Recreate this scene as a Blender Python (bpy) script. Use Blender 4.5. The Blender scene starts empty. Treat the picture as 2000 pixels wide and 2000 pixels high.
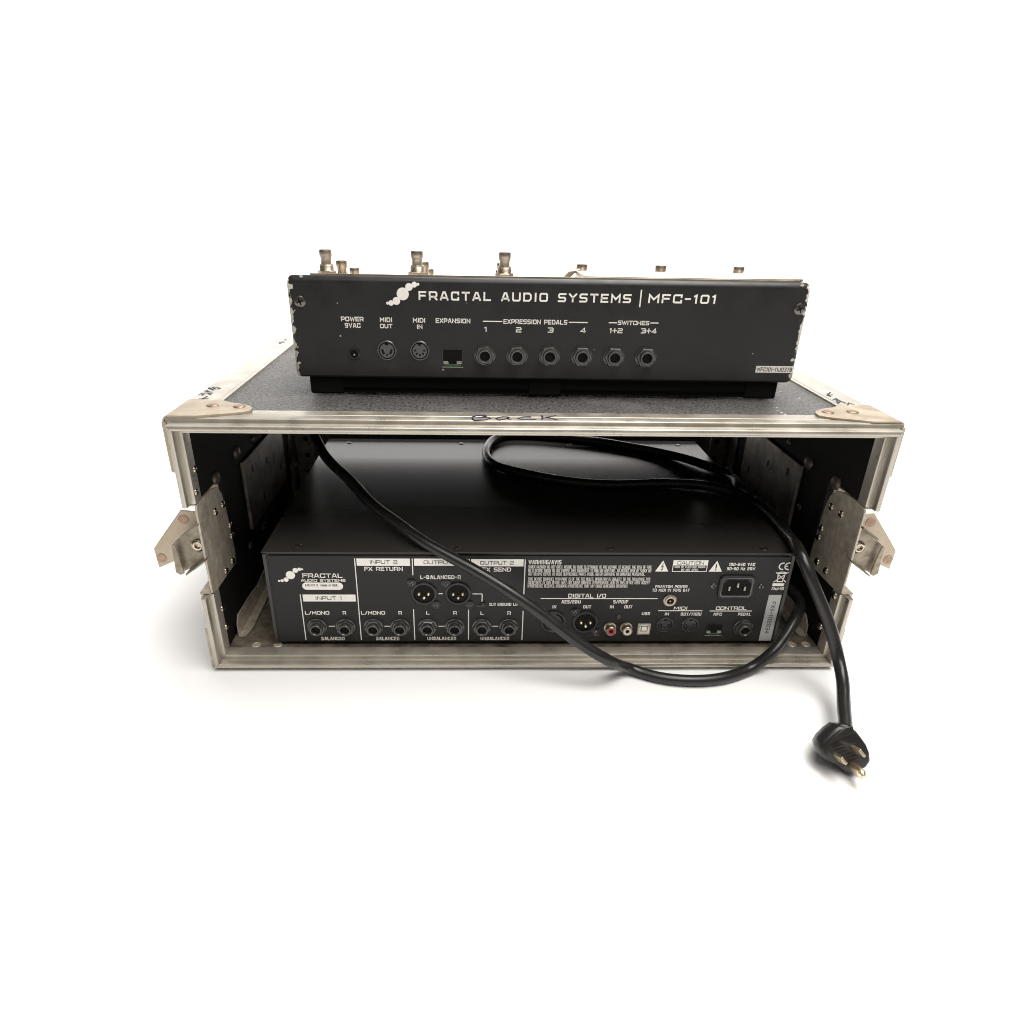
import bpy, math, random
from mathutils import Vector, Matrix
random.seed(7)

# measured layout of the set, all in millimetres (face data: x to the right, z up, from the base centre of each device)
PEDAL_TEXT = [('FRACTAL AUDIO SYSTEMS', -97.51, 72.2, 158.15, 6.3, 0.2, 'brand_lettering'), ('MFC-101', 73.59, 72.49, 50.74, 6.4, 0.2, 'model_lettering'),
 ('POWER', -156.28, 56.3, 16.9, 3.33, 0.19, 'port_label'), ('9VAC', -153.78, 51.65, 11.76, 3.36, 0.19, 'port_label'),
 ('MIDI', -127.12, 56.09, 9.23, 3.33, 0.19, 'port_label'), ('OUT', -127.2, 51.62, 9.27, 3.14, 0.19, 'port_label'),
 ('MIDI', -102.32, 56.06, 9.28, 3.34, 0.19, 'port_label'), ('IN', -99.6, 51.4, 4.25, 3.18, 0.19, 'port_label'),
 ('EXPANSION', -85.19, 56.03, 26.07, 3.34, 0.19, 'port_label'), ('EXPRESSION PEDALS', -34.13, 56.06, 48.24, 3.35, 0.19, 'port_label'),
 ('1', -48.87, 50.0, 2.52, 3.56, 0.19, 'port_label'), ('2', -24.59, 49.89, 4.27, 3.83, 0.19, 'port_label'),
 ('3', -0.28, 50.07, 4.28, 3.76, 0.19, 'port_label'), ('4', 24.45, 50.18, 4.28, 3.76, 0.19, 'port_label'),
 ('SWITCHES', 52.39, 56.48, 23.84, 3.09, 0.19, 'port_label'), ('1+2', 46.48, 50.36, 10.14, 3.61, 0.19, 'port_label'),
 ('3+4', 70.69, 50.44, 11.91, 3.73, 0.19, 'port_label')]
PEDAL_LINES = [(-49.71, 57.7, 14.68), (15.3, 57.81, 14.34), (45.55, 57.94, 6.21), (77.02, 58.18, 6.22)]
PEDAL_DIVIDER = (67.68, 69.39, 12.3)
PEDAL_LOGO = [(-109.18, 76.33, 4.47), (-104.41, 81.25, 2.71), (-100.47, 82.94, 2.03), (-97.71, 83.19, 1.05), (-114.11, 71.3, 2.78), (-118.13, 69.83, 1.94),
 (-120.73, 69.68, 1.03)]
PEDAL_JACKS = [(-47.88, 32.62), (-23.11, 32.55), (1.84, 32.69), (26.89, 32.63), (51.73, 32.56), (76.45, 32.58)]
PEDAL_DIN = [(-122.94, 35.18), (-97.84, 35.24)]
PEDAL_POWER = (-148.23, 32.26)
PEDAL_RJ = (-80.64, 23.5, 15.79, 13.62)
PEDAL_SCREWS = [(-185.6, 69.87), (188.33, 69.59)]
PEDAL_SERIAL = (163.85, 22.0, 29.54, 5.15)
PEDAL_CHIPS = [(-182.72, 87.51), (-80.2, 21.04), (-157.7, 45.51), (159.13, 36.51), (186.67, 86.58), (-158.0, 69.17)]
SWITCHES = [[(-166.7, 22, 105.35), (-100.33, 22, 104.49), (-33.45, 22, 104.33)],
 [(-168.48, 82, 93.43), (-99.32, 82, 93.25), (-33.72, 82, 92.61), (33.31, 82, 92.54), (99.93, 82, 91.74), (165.99, 82, 92.29)],
 [(-169.68, 142, 82.56), (-99.56, 142, 81.38)]]
UNIT_TEXT = [('FRACTAL', -185.51, 63.79, 32.33, 3.94, 0.2, 'brand_lettering'), ('AUDIO SYSTEMS', -187.06, 60.07, 35.98, 2.48, 0.2, 'brand_lettering'),
 ('FX RETURN', -135.11, 70.29, 30.93, 3.67, 0.2, 'port_label'), ('L/MONO', -187.07, 28.45, 20.08, 3.39, 0.2, 'port_label'),
 ('R', -155.9, 28.45, 2.86, 3.39, 0.2, 'port_label'), ('L/MONO', -140.61, 28.46, 19.95, 3.4, 0.2, 'port_label'),
 ('R', -109.51, 28.46, 2.87, 3.4, 0.2, 'port_label'), ('BALANCED', -176.06, 2.69, 19.84, 3.4, 0.22, 'port_label'),
 ('BALANCED', -129.6, 2.64, 19.7, 3.4, 0.22, 'port_label'), ('L-BALANCED-R', -90.18, 62.73, 32.89, 3.47, 0.19, 'port_label'),
 ('FX SEND', -39.86, 69.88, 23.36, 3.69, 0.2, 'port_label'), ('XLR GROUND LIFT', -33.79, 37.12, 26.34, 2.85, 0.2, 'port_label'),
 ('L', -86.28, 28.47, 2.66, 3.27, 0.2, 'port_label'), ('R', -63.89, 28.47, 3.11, 3.28, 0.2, 'port_label'),
 ('L', -40.9, 28.22, 2.67, 3.41, 0.2, 'port_label'), ('R', -18.53, 28.22, 3.12, 3.42, 0.2, 'port_label'),
 ('UNBALANCED', -86.08, 2.73, 24.54, 3.27, 0.22, 'port_label'), ('UNBALANCED', -40.69, 2.69, 24.65, 3.28, 0.22, 'port_label'),
 ('WARNING/AVIS', -2.42, 76.72, 26.65, 3.89, 0.2, 'warning_text'),
 ('SHOCK HAZARD! DO NOT OPEN. RISQUE DU CHOC ELECTRIQUE! NE PAS OUVRIR. TO REDUCE THE RISK OF FIRE', -2.45, 72.77, 100.79, 2.83, 0.17,
  'warning_text'),
 ('OR ELECTRIC SHOCK DO NOT EXPOSE THIS EQUIPMENT TO RAIN OR MOISTURE. TO REDUCE RISK OF SHOCK DO', -2.32, 69.43, 100.63, 2.84, 0.17, 'warning_text'),
 ('NOT REMOVE COVER. NO USER SERVICEABLE PARTS INSIDE. REFER SERVICING TO QUALIFIED PERSONNEL.', -2.19, 66.2, 95.98, 2.86, 0.17, 'warning_text'),
 ('THIS DEVICE COMPLIES WITH PART 15 OF THE FCC RULES. OPERATION IS SUBJECT TO THE FOLLOWING TWO', -2.22, 61.46, 100.63, 2.88, 0.17, 'warning_text'),
 ('CONDITIONS: (1) THIS DEVICE MUST NOT CAUSE HARMFUL INTERFERENCE, AND (2) THIS DEVICE MUST ACCEPT', -2.2, 58.19, 100.67, 2.89, 0.17,
  'warning_text'),
 ('INTERFERENCE RECEIVED, INCLUDING INTERFERENCE THAT MAY CAUSE UNDESIRED OPERATION.', -2.28, 54.89, 83.07, 2.91, 0.17, 'warning_text'),
 ('DIGITAL I/O', 31.94, 45.19, 31.42, 3.72, 0.2, 'port_label'), ('AES/EBU', 26.57, 39.49, 16.1, 3.37, 0.2, 'port_label'),
 ('IN', 19.31, 34.67, 3.12, 3.0, 0.22, 'port_label'), ('OUT', 45.05, 34.68, 6.81, 3.0, 0.22, 'port_label'),
 ('S/PDIF', 70.03, 39.53, 12.6, 3.37, 0.2, 'port_label'), ('IN', 67.61, 34.69, 3.36, 3.01, 0.22, 'port_label'),
 ('OUT', 79.92, 34.7, 6.72, 3.01, 0.22, 'port_label'), ('USB', 95.41, 28.11, 7.1, 2.91, 0.22, 'port_label'),
 ('PHANTOM POWER', 103.61, 54.75, 26.77, 2.54, 0.2, 'port_label'), ('TO MIDI IN PINS 6+7', 101.4, 51.05, 31.17, 2.81, 0.2, 'port_label'),
 ('MIDI', 121.99, 33.41, 11.48, 3.02, 0.2, 'port_label'), ('IN', 114.99, 27.72, 3.5, 2.78, 0.22, 'port_label'),
 ('OUT/THRU', 128.68, 27.46, 17.55, 3.05, 0.2, 'port_label'), ('CONTROL', 157.73, 33.16, 26.23, 3.42, 0.2, 'port_label'),
 ('MFC', 156.79, 27.46, 7.03, 2.92, 0.22, 'port_label'), ('PEDAL', 177.68, 27.47, 11.03, 2.92, 0.2, 'port_label'),
 ('100-240 VAC', 161.69, 75.54, 21.43, 2.83, 0.2, 'port_label'), ('50-60 Hz 20W', 160.63, 71.57, 23.26, 2.72, 0.2, 'port_label'),
 ('RoHS', 201.48, 52.71, 10.28, 2.69, 0.22, 'compliance_mark')]
UNIT_STRIPS = [('INPUT 1', -187.27, 41.27, 43.21, 6.63, -176.97, 42.93, 21.5, 3.31), ('INPUT 2', -140.83, 74.93, 42.77, 6.65, -130.33, 76.75, 22.18, 3.39),
 ('OUTPUT 1', -94.75, 75.05, 42.86, 6.55, -87.09, 76.63, 27.4, 3.27), ('OUTPUT 2', -48.9, 74.67, 42.42, 6.57, -41.63, 76.26, 27.21, 3.28)]
UNIT_PILL = (-186.58, 52.44, 33.12, 6.88, -184.34, 55.7, 26.43, 2.12)
UNIT_LINES = [(-189.13, 47.99, -189.13, 2.85), (-142.23, 81.76, -142.23, 2.8), (-96.18, 81.53, -96.18, 66.4), (-96.81, 33.69, -96.81, 2.76),
 (-50.45, 81.42, -50.45, 77.78), (-50.95, 33.45, -50.95, 2.98), (-5.18, 81.06, -5.18, 45.4), (-5.14, 32.17, -5.14, 2.66), (9.11, 44.3, 107.06, 44.3),
 (108.93, 32.36, 146.72, 32.36), (152.87, 32.11, 189.01, 32.11), (-168.65, 16.83, -163.43, 16.83), (-121.94, 16.82, -116.7, 16.82),
 (-76.23, 16.8, -71.19, 16.8), (-30.67, 16.79, -25.84, 16.79), (-75.73, 48.77, -72.01, 48.77), (-47.96, 48.67, -39.64, 48.67),
 (-39.7, 48.68, -39.7, 41.25)]
UNIT_LOGO = [(-194.93, 66.2, 3.72), (-190.51, 70.5, 2.23), (-187.2, 71.6, 1.48), (-184.98, 71.61, 0.85), (-198.94, 62.0, 2.03), (-202.26, 61.0, 1.28),
 (-204.64, 60.75, 0.96)]
UNIT_JACKS = [(-178.35, 16.3), (-154.48, 16.3), (-131.11, 16.29), (-108.58, 16.28), (-85.54, 16.27), (-62.57, 16.26), (-39.66, 16.26), (-16.82, 16.25),
 (184.1, 15.63)]
UNIT_XLR = [(-87.72, 49.13), (-59.66, 49.17), (47.89, 21.19), (20.69, 21.46)]
UNIT_XLR_SCREWS = [[(-97.49, 58.95), (-77.91, 38.25)], [(-69.58, 58.74), (-50.14, 38.27)], [(38.83, 31.13), (57.92, 10.81)], []]
UNIT_RCA = [(69.57, 15.41), (83.45, 15.4)]
UNIT_RCA_SCREW = (76.34, 26.12)
UNIT_USB = (93.21, 8.6, 11.18, 10.97)
UNIT_DIN = [(116.36, 18.63), (138.03, 18.62)]
UNIT_RJ = (152.49, 8.01, 14.35, 11.69)
UNIT_PHANTOM = (117.31, 42.94)
UNIT_IEC = (156.31, 45.32, 29.46, 21.63)
UNIT_IEC_SCREWS = [(152.05, 56.46), (192.19, 55.88)]
UNIT_TRI = [(101.53, 70.19, 10.99, 10.21), (145.81, 70.16, 11.04, 9.99)]
UNIT_CAUTION = (115.46, 69.99, 28.68, 10.71)
UNIT_CE = (203.2, 71.9, 8.35, 6.8)
UNIT_WEEE = (201.04, 56.55, 11.98, 13.48)
UNIT_SERIAL = (200.46, 1.89, 10.63, 46.05)
UNIT_LIFT = (-43.73, 36.07, 7.07, 4.66)
LID_SCREWS = [(-189.74, 10.46), (-60.86, 8.11), (64.63, 7.27), (191.18, 7.43)]
BRACE = [(-260.7, 45.83), (-235.01, 42.28), (-227.17, 36.73), (-217.29, 32.77), (-210.46, 27.37), (-207.42, 21.96), (-206.96, 15.23), (-211.92, 11.11),
 (-222.54, 8.18), (-230.13, 4.08)]
BRACE_RIVETS = [(-237.98, 27.88), (-217.98, 25.75)]
BRACE_R = [(253.05, 40.86), (233.92, 40.25), (222.25, 34.12), (213.61, 28.21), (207.66, 21.13), (207.26, 14.4), (214.39, 9.33), (224.55, 3.17)]
BRACE_R_RIVETS = [(218.04, 23.5), (237.32, 24.77)]
MARK_BACK = [[(-47.67, 7.58), (-46.82, 1.68)], [(-47.67, 8.92), (-44.13, 12.73), (-38.38, 13.24), (-37.45, 11.23), (-41.3, 8.44), (-43.68, 7.7)],
 [(-41.3, 8.44), (-35.61, 7.93), (-34.53, 5.31), (-38.55, 1.91), (-46.07, 1.37), (-47.66, 3.62)],
 [(-20.81, 9.03), (-25.05, 10.25), (-28.94, 8.13), (-30.57, 4.76), (-28.21, 1.88), (-24.34, 4.28), (-21.32, 8.35)],
 [(-21.32, 8.35), (-21.98, 4.35), (-19.66, 3.43)], [(-4.91, 10.84), (-9.74, 10.36), (-14.22, 7.55), (-14.79, 5.87), (-11.18, 3.01), (-1.63, 4.27)],
 [(2.86, 14.12), (3.3, 8.39), (1.93, 3.71)], [(13.72, 14.44), (3.43, 7.73)], [(5.67, 9.13), (10.0, 6.59), (13.38, 2.73)]]
MARK_LEFT = [[(-258.41, 88.14), (-253.71, 86.5), (-251.7, 85.44), (-252.19, 82.72), (-254.41, 81.96), (-258.8, 87.67)],
 [(-261.08, 86.22), (-257.88, 82.5), (-254.51, 78.17)], [(-261.08, 86.22), (-260.01, 83.1), (-255.61, 81.47)],
 [(-260.49, 74.22), (-258.13, 73.65), (-253.76, 72.72)], [(-260.43, 77.95), (-256.79, 73.7)],
 [(-261.57, 64.3), (-260.26, 68.17), (-257.45, 69.35), (-251.93, 68.9)], [(-258.21, 62.31), (-258.31, 67.17)], [(-255.35, 67.92), (-252.09, 64.64)],
 [(-256.45, 50.64), (-252.37, 49.38)], [(-256.81, 51.64), (-254.49, 51.72), (-252.9, 59.99)], [(-254.49, 51.72), (-250.02, 53.91)]]
MARK_RIGHT = [[(246.93, 85.61), (245.26, 75.73)], [(252.54, 91.07), (244.26, 79.93), (250.37, 82.29)],
 [(242.24, 65.3), (247.07, 70.38), (246.64, 65.45), (245.89, 60.59), (242.29, 56.49)], [(247.07, 70.38), (241.49, 55.28)],
 [(246.74, 63.43), (248.19, 55.51)], [(240.88, 41.81), (250.96, 56.78), (252.67, 51.74)], [(246.32, 49.6), (247.57, 45.81)]]
MARK_CORNER = [[(-253.19, 277.77), (-253.34, 285.62), (-250.93, 287.76), (-251.64, 275.92)], [(-250.93, 287.76), (-248.41, 281.97)],
 [(-252.41, 299.81), (-251.05, 304.02)], [(-251.79, 295.76), (-250.09, 297.9)]]
SCUFF = [(212.0, 96.08), (204.33, 84.89), (200.1, 76.28), (196.26, 65.88), (193.56, 57.04), (188.74, 46.11), (186.83, 36.75), (186.44, 32.01),
 (188.24, 27.77), (220.16, 75.72), (-190.82, 87.66), (-188.11, 89.94), (-183.17, 94.53)]
LEVER = [(14.96, 82.57), (20.04, 88.11), (24.55, 89.34), (29.5, 90.18), (29.67, 87.85), (24.72, 87.01), (20.83, 82.65)]
RAIL_CUT = (147.6, 69.91)
CATCH = [(7.94, 139.18), (17.63, 144.31), (33.36, 146.09), (43.94, 142.34), (51.91, 135.6), (54.95, 124.87), (58.48, 78.55), (55.37, 68.53), (8.47, 69.04)]
CATCH_RIVETS = [(31.4, 127.48), (48.6, 126.55), (56.99, 103.9), (56.45, 94.2), (48.65, 74.09), (31.46, 73.94)]
CATCH_R = [(2.65, 143.43), (11.93, 144.94), (26.41, 144.41), (43.39, 142.83), (50.64, 136.56), (51.51, 128.96), (51.87, 83.57), (53.59, 69.51), (5.87, 69.68)]
CATCH_R_RIVETS = [(44.78, 128.57), (27.8, 129.58), (51.3, 105.91), (52.01, 97.03), (44.38, 76.98), (28.18, 76.76)]
WALL_RIVETS = [(9.26, 171.66), (4.13, 155.86), (10.87, 50.26), (12.26, 31.13), (101.58, 152.94), (46.78, 150.53), (147.76, 149.4), (144.36, 61.0), (99.65, 63.08),
 (145.21, 61.61)]
WALL_RIVETS_R = [(99.17, 147.56), (48.65, 148.62), (144.25, 151.73), (98.36, 105.41), (15.04, 29.58), (7.24, 65.09)]
HANDLE_PLATE = [(104.81, 143.54), (234.51, 106.05), (226.35, 71.11), (106.54, 79.26)]
HANDLE_PLATE_R = [(108.0, 137.98), (223.08, 132.26), (226.16, 88.29), (107.21, 102.88)]
LATCH_PLATE = [(-273.68, 133.95), (-262.71, 132.59), (-259.76, 126.08), (-263.21, 106.32), (-284.0, 90.12), (-300.25, 82.77), (-300.91, 100.27), (-293.38, 109.74)]
LATCH_HOLES = [(-272.71, 126.02), (-296.31, 91.9)]
HOOK = [(-276.23, 113.7), (-266.94, 121.67), (-252.14, 131.79), (-251.55, 102.82), (-267.96, 91.02), (-274.18, 88.03), (-277.34, 90.4)]
HOOK_RIVET = (-257.91, 111.91)
ANGLE_L = [(-263.03, 46.28, 4.0), (-254.67, 28.16, 4.0), (-244.54, 28.15, 4.0), (-244.36, 45.18, 4.0), (-243.69, 90.57, 4.0)]
ANGLE_R = [(244.96, 39.47, 4.0), (246.66, 28.25, 4.0), (258.32, 28.23, 4.0), (267.32, 45.2, 4.0), (265.85, 69.2, 4.0)]
FLOOR_RIVETS = [(-231.0, 11.67), (-212.93, 12.84), (231.49, 14.25), (244.18, 13.69)]
CORD = [(-230.02, 251.73, 170.94), (-198.96, 161.52, 149.56), (-176.58, 119.65, 139.05), (-154.48, 90.81, 132.13), (-131.94, 63.13, 120.87),
 (-107.53, 39.54, 113.39), (-90.31, 22.94, 108.21), (-58.15, 6.97, 96.33), (-41.36, -0.31, 89.62), (-16.39, -9.67, 77.05), (9.87, -16.57, 60.58),
 (36.49, -24.12, 40.61), (63.79, -27.78, 23.95), (82.51, -11.66, 6.5), (102.55, -21.79, 4.7), (133.7, -27.96, 4.7), (162.38, -23.76, 4.7),
 (189.38, -10.15, 5.1), (203.06, -10.47, 20.23), (219.93, 3.75, 31.68), (230.96, 16.8, 40.45), (242.68, 37.02, 41.26), (232.81, 70.0, 48.0),
 (233.81, 110.0, 75.0), (230.81, 145.0, 98.0), (211.97, 138.75, 106.01), (217.05, 170.54, 105.01), (199.6, 202.11, 106.01), (167.82, 241.97, 105.01),
 (115.44, 276.47, 105.01), (70.6, 293.85, 105.01), (23.66, 306.27, 105.01), (-6.66, 305.53, 105.01), (-22.2, 289.77, 105.01),
 (-30.26, 264.81, 105.01), (-33.59, 242.25, 105.01), (-30.42, 218.9, 105.01), (-20.49, 198.9, 105.01), (-13.81, 193.86, 105.01),
 (18.7, 172.83, 105.01), (56.48, 155.39, 105.01), (92.03, 150.67, 105.01), (145.51, 154.97, 105.01), (182.25, 146.03, 106.01),
 (202.7, 129.42, 106.01), (214.9, 107.14, 106.01), (219.18, 70.87, 105.51), (217.87, 39.18, 105.01), (211.12, 2.42, 108.4), (215.21, -9.76, 97.84),
 (221.99, -18.31, 81.32), (233.98, -28.2, 55.82), (241.91, -36.72, 32.78), (240.17, -51.79, 25.03), (232.29, -71.04, 21.93), (222.15, -93.28, 21.65),
 (217.24, -104.2, 21.92)]
PLUG_C = (210.75, -121.27, 18.79)
PLUG_OUT = [(-5.46, 16.15), (-10.92, 12.28), (-16.83, 6.37), (-19.11, 2.27), (-18.2, -2.27), (-15.01, -6.37), (-10.01, -9.1), (-6.37, -10.46), (-0.91, -15.01),
 (2.27, -17.29), (6.37, -16.38), (10.01, -14.1), (13.65, -11.83), (16.38, -7.73), (15.92, -1.82), (13.65, 3.64), (10.01, 8.64), (6.82, 12.74),
 (2.5, 15.69)]
PLUG_PINS = [(-7.73, -4.09), (4.55, 0.91), (3.87, -10.92)]
CAM = {'f': 1331.27,
 'fwd': (0.027832, 0.892294, -0.450597),
 'loc': (-47.45, -469.23, 352.4),
 'px': 958.83,
 'py': 1062.55,
 'right': (0.999608, -0.023456, 0.015294),
 'up': (-0.003078, 0.450846, 0.892596)}
DIM = {'D': 315.85,
 'H': 212.98,
 'HP': 74.46,
 'HU': 86.22,
 'PA': -0.01272,
 'W': 262.83,
 'WP': 194.46,
 'XP': 9.93,
 'XU': 0.81,
 'YP': 64.72,
 'YU': 15.26,
 'ZP': 14.08,
 'ZU': 12.89}

S = 0.001
W, H, D = DIM['W'], DIM['H'], DIM['D']
XU, YU, ZU, HU = DIM['XU'], DIM['YU'], DIM['ZU'], DIM['HU']
XP, YP, WP, ZP, HP, PA = DIM['XP'], DIM['YP'], DIM['WP'], DIM['ZP'], DIM['HP'], DIM['PA']
scene = bpy.context.scene
col = scene.collection

# ------------------------------------------------------------------ camera
cam_d = bpy.data.cameras.new('camera')
cam = bpy.data.objects.new('camera', cam_d)
col.objects.link(cam)
r_, u_, f_ = Vector(CAM['right']), Vector(CAM['up']), Vector(CAM['fwd'])
m = Matrix((r_, u_, -f_)).transposed().to_4x4()
m.translation = Vector(CAM['loc']) * S
cam.matrix_world = m
cam_d.sensor_width = 36
cam_d.lens = 36 * CAM['f'] / 2000
cam_d.shift_x = (1000 - CAM['px']) / 2000
cam_d.shift_y = (CAM['py'] - 1000) / 2000
cam_d.clip_start, cam_d.clip_end = 0.02, 100
scene.camera = cam

# ------------------------------------------------------------------ light
world = bpy.data.worlds.new('World')
scene.world = world
world.use_nodes = True
bg = world.node_tree.nodes['Background']
bg.inputs['Color'].default_value = (1.0, 0.97, 0.93, 1)
bg.inputs['Strength'].default_value = 0.13
def area(name, loc, target, sx, sy, power, colr):
    l = bpy.data.lights.new(name, 'AREA')
    l.shape = 'RECTANGLE'; l.size, l.size_y = sx, sy
    l.energy = power; l.color = colr
    o = bpy.data.objects.new(name, l)
    o.location = loc
    o.rotation_euler = (Vector(target) - Vector(loc)).to_track_quat('-Z', 'Y').to_euler()
    col.objects.link(o)
    return o
area('ceiling_lamp', (0.40, 0.30, 1.9), (0.05, 0.15, 0), 1.8, 1.1, 55, (1, .97, .925))
area('front_lamp', (0.30, -0.95, 1.9), (0, 0.0, 0.05), 1.7, 0.8, 25, (1, .965, .915))
area('wall_fill', (0, 1.6, 2.0), (0, 3.0, 0.5), 4.6, 0.5, 135, (1, .985, .96))  # added lamp to bring the rising backdrop up to white
scene.view_settings.view_transform = 'Standard'
scene.view_settings.look = 'None'
scene.view_settings.exposure = 0
scene.view_settings.gamma = 1
scene.cycles.max_bounces = 8
scene.cycles.filter_width = 1.05

# ------------------------------------------------------------------ materials
def mat(name, base, rough=.5, metal=0, spec=.5, var=None, vscale=40, vamt=.5, bump=0, bscale=400, rvar=0, coat=0, detail=6, stain=None, bdist=.0006):
    mt = bpy.data.materials.new(name)
    mt.use_nodes = True
    nt = mt.node_tree; N = nt.nodes; L = nt.links
    b = N['Principled BSDF']
    b.inputs['Base Color'].default_value = (*base, 1)
    b.inputs['Roughness'].default_value = rough
    b.inputs['Metallic'].default_value = metal
    b.inputs['Specular IOR Level'].default_value = spec
    b.inputs['Coat Weight'].default_value = coat
    tc = N.new('ShaderNodeNewGeometry')
    last = None
    if var:
        n = N.new('ShaderNodeTexNoise'); n.inputs['Scale'].default_value = vscale; n.inputs['Detail'].default_value = detail
        n.inputs['Roughness'].default_value = .65
        L.new(tc.outputs['Position'], n.inputs['Vector'])
        rp = N.new('ShaderNodeValToRGB')
        rp.color_ramp.elements[0].position = .5 - .28 * vamt
        rp.color_ramp.elements[1].position = .5 + .28 * vamt
        rp.color_ramp.elements[0].color = (*var, 1)
        rp.color_ramp.elements[1].color = (*base, 1)
        L.new(n.outputs['Fac'], rp.inputs['Fac'])
        last = rp.outputs['Color']
    if stain:
        scol, sscale, slo, shi = stain
        n2 = N.new('ShaderNodeTexNoise'); n2.inputs['Scale'].default_value = sscale; n2.inputs['Detail'].default_value = 8
        n2.inputs['Roughness'].default_value = .7
        L.new(tc.outputs['Position'], n2.inputs['Vector'])
        mr = N.new('ShaderNodeMapRange'); mr.inputs['From Min'].default_value = slo; mr.inputs['From Max'].default_value = shi
        L.new(n2.outputs['Fac'], mr.inputs['Value'])
        mx = N.new('ShaderNodeMix'); mx.data_type = 'RGBA'
        L.new(mr.outputs['Result'], mx.inputs['Factor'])
        if last: L.new(last, mx.inputs[6])
        else: mx.inputs[6].default_value = (*base, 1)
        mx.inputs[7].default_value = (*scol, 1)
        last = mx.outputs[2]
    if last: L.new(last, b.inputs['Base Color'])
    if rvar:
        n3 = N.new('ShaderNodeTexNoise'); n3.inputs['Scale'].default_value = 60; n3.inputs['Detail'].default_value = 5
        L.new(tc.outputs['Position'], n3.inputs['Vector'])
        mr3 = N.new('ShaderNodeMapRange')
        mr3.inputs['From Min'].default_value = .3; mr3.inputs['From Max'].default_value = .7
        mr3.inputs['To Min'].default_value = max(.03, rough - rvar); mr3.inputs['To Max'].default_value = min(1, rough + rvar)
        L.new(n3.outputs['Fac'], mr3.inputs['Value']); L.new(mr3.outputs['Result'], b.inputs['Roughness'])
    if bump:
        n4 = N.new('ShaderNodeTexNoise'); n4.inputs['Scale'].default_value = bscale; n4.inputs['Detail'].default_value = 3
        L.new(tc.outputs['Position'], n4.inputs['Vector'])
        bp = N.new('ShaderNodeBump'); bp.inputs['Strength'].default_value = bump; bp.inputs['Distance'].default_value = bdist
        L.new(n4.outputs['Fac'], bp.inputs['Height']); L.new(bp.outputs['Normal'], b.inputs['Normal'])
    return mt

ALU = mat('worn_aluminium', (.54, .505, .44), .34, .66, var=(.45, .415, .35), vscale=30, rvar=.1, bump=.06, bscale=900,
          stain=((.36, .29, .21), 38, .70, .86))
STEEL = mat('worn_steel', (.66, .59, .485), .46, .40, var=(.36, .31, .245), vscale=170, vamt=.8, rvar=.12, bump=.12, bscale=600,
            stain=((.14, .08, .05), 90, .64, .76))
ZINC = mat('zinc_plate', (.56, .485, .385), .5, .70, var=(.42, .345, .26), vscale=60, rvar=.12, bump=.08, bscale=700,
           stain=((.22, .13, .08), 80, .66, .8))
COPPER = mat('rusty_rivet', (.40, .29, .215), .42, .8, var=(.27, .18, .13), vscale=200)
RIVET = mat('bright_rivet', (.62, .56, .46), .25, 1, var=(.3, .24, .18), vscale=300)
DULL_RIVET = mat('black_rivet', (.10, .085, .07), .4, .5)
FLOORSTEEL = mat('stained_steel', (.30, .26, .205), .5, .5, var=(.15, .12, .09), vscale=90, rvar=.1)
HOOKSTEEL = mat('olive_steel', (.34, .305, .235), .4, .6, var=(.20, .17, .125), vscale=160, rvar=.1, bump=.1, bscale=500)
VINYL = mat('black_vinyl', (.15, .14, .133), .45, 0, .6, var=(.012, .012, .012), vscale=430, vamt=.5, detail=3, bump=1.0, bscale=520,  # pale specks paint glints of the grain into the colour, along with dust
            stain=((.17, .16, .15), 30, .52, .8), bdist=.002)
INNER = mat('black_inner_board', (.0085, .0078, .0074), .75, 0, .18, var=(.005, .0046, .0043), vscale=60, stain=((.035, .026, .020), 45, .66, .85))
DARKSTEEL = mat('dark_steel', (.20, .175, .15), .5, .45, var=(.10, .082, .068), vscale=70, rvar=.1, stain=((.05, .02, .015), 50, .6, .75))
LIDPAINT = mat('black_lid_paint', (.044, .040, .037), .27, 0, .36)
PANELPAINT = mat('black_panel_paint', (.013, .0118, .011), .5, 0, .36, bump=.08, bscale=2500, stain=((.09, .085, .08), 420, .755, .80))
BLACKPL = mat('black_plastic', (.013, .012, .0115), .28, 0, .5, rvar=.06)
JACKPL = mat('grey_black_nylon', (.036, .033, .030), .22, 0, 1.0, rvar=.05)
HOLE = mat('socket_black', (.003, .003, .003), .6, 0, .2)
RUBBER = mat('black_rubber', (.006, .0058, .0056), .85, 0, .15)
PVC = mat('cord_pvc', (.016, .015, .014), .30, 0, .5, rvar=.08, bump=.03, bscale=120)
PRINT = mat('white_print', (.92, .895, .84), .6, 0, .3, var=(.86, .83, .77), vscale=300)
BLACKPRINT = mat('black_print', (.02, .019, .018), .6, 0, .2)
LABEL = mat('silver_label', (.50, .50, .49), .42, .2, .5, var=(.42, .42, .41), vscale=60)
WLABEL = mat('paper_label', (.82, .79, .75), .5, 0, .4)
NICKEL = mat('nickel', (.54, .48, .40), .32, .95, rvar=.08, var=(.40, .345, .28), vscale=90)
BRASS = mat('brass_pin', (.82, .70, .50), .36, 1)
RED = mat('red_plastic', (.50, .05, .07), .35)
IVORY = mat('ivory_plastic', (.72, .68, .58), .35)
GREY = mat('grey_plastic', (.42, .38, .32), .4, .3)
GREEN = mat('green_board', (.03, .12, .07), .5)
DARKMETAL = mat('black_screw', (.16, .15, .14), .24, .85)
MARKER = mat('marker_ink', (.022, .019, .05), .5, 0, .3)
BARE = mat('bare_metal_chip', (.62, .59, .53), .5, .4)
WHITE = mat('white_paper', (.91, .91, .915), .9, 0, .1)

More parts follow.
